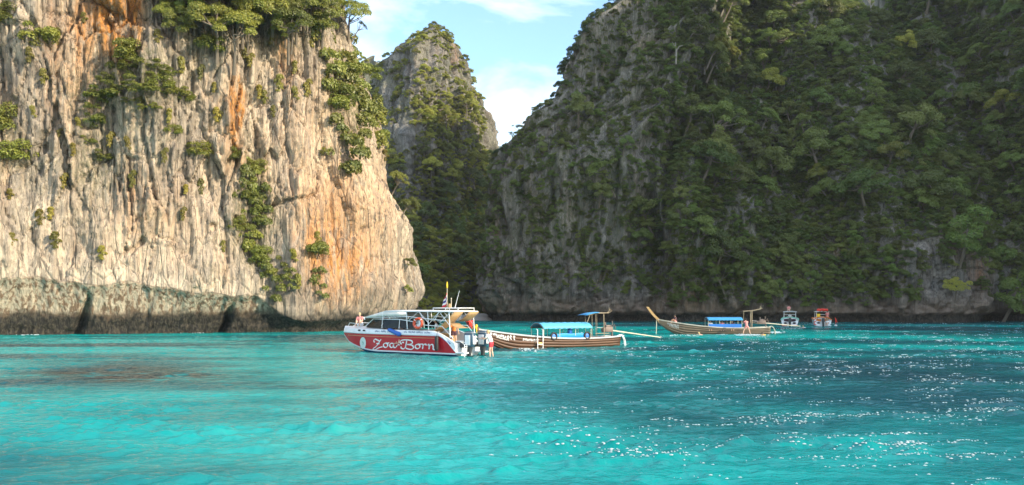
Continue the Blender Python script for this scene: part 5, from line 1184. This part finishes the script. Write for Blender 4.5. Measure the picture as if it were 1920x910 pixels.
# ------------------------------------------------------------------ the two boats lying stern-on far away
def far_boat(loc, yaw, label, accent, roof, red):
    B = empty('tour_boat', loc, yaw); tag(B, label, 'boat', 'small boats moored near the forested hill'); LEN = 7.0
    def clip(x): return max(0.0, min(1.0, x))
    def hw(x): return 1.22 * (1 - .9 * clip((x / LEN - .5) / .5) ** 2.2)
    xs = np.linspace(0, LEN, 24); h = MB(); w = MB()
    for sg in (1, -1):
        h.grid([[Vector((x, 0, -.25 + .9 * clip((x / LEN - .7) / .3) ** 2)), Vector((x, hw(x) * .8 * sg, .1 + .6 * clip((x / LEN - .7) / .3) ** 2)), Vector((x, hw(x) * .95 * sg, .6 + .2 * x / LEN)), Vector((x, hw(x) * sg, .95 + .25 * x / LEN))] for x in xs])
        w.tube([(x, hw(x) * sg, 1.0 + .25 * x / LEN) for x in xs], .07, 7)
    h.add([(0, 0, -.25), (0, .97, .1), (0, 1.16, .6), (0, 1.2, .95), (0, .55, .72), (0, -.55, .72), (0, -1.2, .95), (0, -1.16, .6), (0, -.97, .1)], [tuple(range(9))]); h.build('hull', M['white_gel'], B)
    w.build('gunwale', M[accent], B)
    ar = MB(); ar.grid([[Vector((.25 + dx, 1.15 * k, .98 + .32 * (1 - k ** 4) + dz)) for k in np.linspace(-1, 1, 13)] for dx, dz in ((0, 0), (0, .12), (.3, .12))]); ar.build('stern_arch', M[accent], B, True, .03)
    for y in (.62, -.62): hl = MB(); hl.ell((-.012, y, .52), (.03, .25, .13)); hl.build('stern_locker', M['dark_glass'], B)
    ob = MB(); ob.rbox((-.42, 0, .95), (.5, .42, .62), .12); ob.build('outboard_cowling', M['engine_dark'], B); lg = MB(); lg.tube([(-.42, 0, .65), (-.4, 0, -.4)], [.16, .1]); lg.rbox((-.2, 0, .6), (.3, .3, .3), .05); lg.build('outboard_leg', M['engine_dark'], B)
    for y in (.75, -.75): pf = MB(); pf.rbox((-.35, y, .14), (.6, .75, .1), .03); pf.build('swim_platform', M['cloth_pink'] if not red else M['white_gel'], B)
    cf = MB()
    for y in (.85, -.85):
        for x in (.9, 3.2): cf.tube([(x, y, 1.0), (x, y * .97, 2.15)], .035)
    cf.tube([(.9, -.85, 1.75), (.9, .85, 1.75)], .03); cf.tube([(.9, -.83, 2.13), (3.2, -.83, 2.13), (3.2, .83, 2.13), (.9, .83, 2.13)], .035); cf.build('canopy_frame', M['white_metal'], B)
    rf = MB(); rf.grid([[Vector((x, 1.0 * k, 2.15 + .1 * (1 - k * k))) for k in np.linspace(-1, 1, 7)] for x in (.7, 2.0, 3.4)]); rf.build('canopy_roof', M[roof], B, True, .06)
    cs = MB(); cs.rbox((2.6, 0, 1.0), (.6, .9, .9), .08); cs.build('console', M['white_gel'], B)
    for y in (-.5, .5): se = MB(); se.rbox((1.2, y, .85), (.5, .7, .5), .08); se.build('seat', M['cloth_dark'] if not red else M['cloth_orange'], B)
    if red:
        for k, (y, z, r_) in enumerate(((-.5, 2.42, .26), (-.05, 2.44, .28), (.42, 2.42, .27))): b_ = MB(); b_.caps((.75, y - .12, z), (1.5, y + .1, z), r_ * .8, r_ * .8); b_.build('rolled_cover', M['red_cloth'], B)
        yb = MB(); yb.rbox((.75, .55, 1.62), (.1, .5, .5), .04); yb.build('yellow_float', M['yellow_cloth'], B)
        sg_ = MB(); sg_.tube([(-.1, .95, .75), (-.1, 1.25, .7), (-.1, 1.25, .3), (-.1, .95, .25)], .06); sg_.build('side_marking', M['red_cloth'], B)
    return B
p = at(1481, 612.5, 126); FB1 = far_boat((p.x, p.y, 0), R(72), 'white tour boat with mint green rim seen from its stern', 'mint', 'white_gel', False)
p = at(1543, 612, 127); FB2 = far_boat((p.x, p.y, 0), R(76), 'white tour boat with red bundles on its roof', 'cloth_orange', 'canvas_white', True)
bpy.context.view_layer.update()
crew(FB1, (1.3, .0, 1.12), R(180), pose_sit(.2, .1), 'person sitting under the roof of the mint rimmed tour boat', top='cloth_white', shorts='cloth_dark', hair='hair_dark', vox=.04)
crew(FB1, (2.2, .15, 2.28), R(180), pose_sit(.3, .1), 'person in pink sitting on the roof of the mint rimmed tour boat', top='cloth_pink', shorts='cloth_dark', hair='hair_dark', vox=.04)
crew(FB2, (.75, -.7, .55), R(170), pose_stand(.1), 'person in pink top standing in the stern of the red roofed tour boat', top='cloth_pink', shorts='cloth_pink', skin='skin_tan', hair='hair_dark', vox=.04)
crew(FB2, (-.35, -.6, .2), R(160), pose_sit(.3, .1), 'person sitting on the swim platform of the red roofed tour boat', top='cloth_white', shorts='cloth_white', hair='hair_blond', vox=.04)
p = at(1567, 607, 130); by = empty('marker_buoy', (p.x, p.y, 0), 0); tag(by, 'red flag on a white float beside the red roofed boat', 'buoy')
b_ = MB(); b_.ell((0, 0, .05), (.22, .22, .16)); b_.build('float', M['decal_white'], by); b_ = MB(); b_.tube([(0, 0, .1), (-.08, 0, 1.3)], .025); b_.build('staff', M['red_cloth'], by); b_ = MB(); b_.grid([[Vector((-.08, 0, 1.3)), Vector((-.02, 0, .55))], [Vector((.12, .06, 1.0)), Vector((.18, .05, .5))], [Vector((.22, 0, .7)), Vector((.25, 0, .42))]]); b_.build('flag', M['red_cloth'], by, True, .01)

# ------------------------------------------------------------------ beach at the gorge mouth, foam, modelled glints
def build_beach():
    g, h = np.meshgrid(np.linspace(-1, 1, 60), np.linspace(0, 1, 24)); P = np.zeros(g.shape + (3,))
    P[..., 0] = -8.5 + 6.5 * g; P[..., 1] = 171 + 22 * h + 2 * g * g; P[..., 2] = -.4 + 1.1 * sstep(0, .35, h) * (1 - .35 * g * g) + .6 * h + .12 * fbm(g * 6, h * 6, 2, 3)
    m, nt = mat('pale_sand'); t = NT(nt); n = t.noise(t.coord(), 1.5, 8, .6); t.out(t.principled(t.mix(n, (.34, .32, .29), (.52, .49, .44)), .9, t.bump(n, .5, .05)))
    tag(link('beach', grid_mesh('beach', P), m), 'small pale beach at the mouth of the gorge', 'beach', kind='structure')
    m, nt = mat('foam_glints'); t = NT(nt); n = t.noise(t.coord(), 3, 8, .7)
    t.out(t.principled(t.mix(n, (.20, .30, .32), (.50, .58, .60)), .9)); M['foam_glints'] = m  # colour shared by the foam and the modelled glints
    gg = np.random.default_rng(2); mb = MB()
    def fleck(x, y, r):
        k = 7; a = gg.uniform(0, 6.28); mb.add([(x, y, .05 + r * .25)] + [(x + r * gg.uniform(.6, 1.3) * math.cos(a + 6.283 * i / k), y + r * .7 * gg.uniform(.6, 1.3) * math.sin(a + 6.283 * i / k), .0) for i in range(k)], [(0, 1 + i, 1 + (i + 1) % k) for i in range(k)])
    for u0, u1, v0, n_, sp, rr in ((0, 78, 627.5, 90, .5, .2), (278, 378, 624.5, 110, .5, .2), (1385, 1400, 628.5, 26, 3, .22), (1405, 1428, 628.5, 30, 3, .24), (1436, 1462, 624, 46, 4, .26), (1262, 1300, 629, 14, 2, .16), (985, 1000, 656, 22, 3, .16), (1460, 1500, 617, 10, 3, .2)):
        for _ in range(n_):
            u = gg.uniform(u0, u1); v = v0 + gg.normal() * .35; d = CAMZ * FPX / (v - HZ) + gg.normal() * sp * .3; [fleck((u - 960) / FPX * d + gg.normal() * .3, d + gg.normal() * .25, rr * gg.uniform(.2, .7)) for _q in range(3)]
    # sky glints modelled as pale flecks along the crests of the right-hand water
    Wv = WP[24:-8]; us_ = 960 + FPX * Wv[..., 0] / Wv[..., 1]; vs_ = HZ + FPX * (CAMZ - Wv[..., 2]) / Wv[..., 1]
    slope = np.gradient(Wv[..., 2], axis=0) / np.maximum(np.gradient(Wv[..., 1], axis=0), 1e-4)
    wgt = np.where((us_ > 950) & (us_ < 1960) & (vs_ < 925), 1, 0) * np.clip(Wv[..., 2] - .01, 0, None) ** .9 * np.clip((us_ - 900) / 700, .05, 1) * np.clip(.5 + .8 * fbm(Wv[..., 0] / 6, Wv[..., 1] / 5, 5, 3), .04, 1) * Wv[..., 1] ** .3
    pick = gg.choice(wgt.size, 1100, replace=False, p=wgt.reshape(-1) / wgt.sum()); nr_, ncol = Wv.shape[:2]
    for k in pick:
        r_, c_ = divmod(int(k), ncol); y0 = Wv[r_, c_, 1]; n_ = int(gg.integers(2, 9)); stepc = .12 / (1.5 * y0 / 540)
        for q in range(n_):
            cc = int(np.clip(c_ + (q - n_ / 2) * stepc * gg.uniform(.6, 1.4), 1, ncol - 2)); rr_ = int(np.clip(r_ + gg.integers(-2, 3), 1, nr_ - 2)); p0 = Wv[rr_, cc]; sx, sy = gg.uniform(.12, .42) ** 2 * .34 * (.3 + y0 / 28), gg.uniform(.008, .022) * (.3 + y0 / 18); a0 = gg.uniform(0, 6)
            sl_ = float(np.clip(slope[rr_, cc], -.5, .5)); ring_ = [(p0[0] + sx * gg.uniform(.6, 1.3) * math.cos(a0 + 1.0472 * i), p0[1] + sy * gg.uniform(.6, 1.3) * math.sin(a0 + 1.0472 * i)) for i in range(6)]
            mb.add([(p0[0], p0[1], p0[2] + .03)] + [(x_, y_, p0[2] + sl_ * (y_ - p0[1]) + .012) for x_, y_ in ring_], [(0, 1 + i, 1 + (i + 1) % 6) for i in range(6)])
    tag(mb.build('foam_glints', M['foam_glints'], None, False), 'modelled white glints on the lagoon, froth along the cliff foot and beside the boats', 'foam_glints', kind='stuff')
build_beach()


# ------------------------------------------------------------------ the air over the bay
def build_haze():
    mb = MB(); mb.box((30, 130, 98), (420, 520, 200)); m, nt = mat('haze'); t = NT(nt)
    v = t.n('ShaderNodeVolumePrincipled'); v.inputs['Color'].default_value = (.93, .95, 1, 1); v.inputs['Density'].default_value = .00012; v.inputs['Anisotropy'].default_value = .3
    o = t.n('ShaderNodeOutputMaterial'); nt.links.new(v.outputs[0], o.inputs['Volume'])
    tag(mb.build('haze', m, None, False), 'thin pale haze filling the air over the bay', 'haze', kind='stuff')
build_haze()
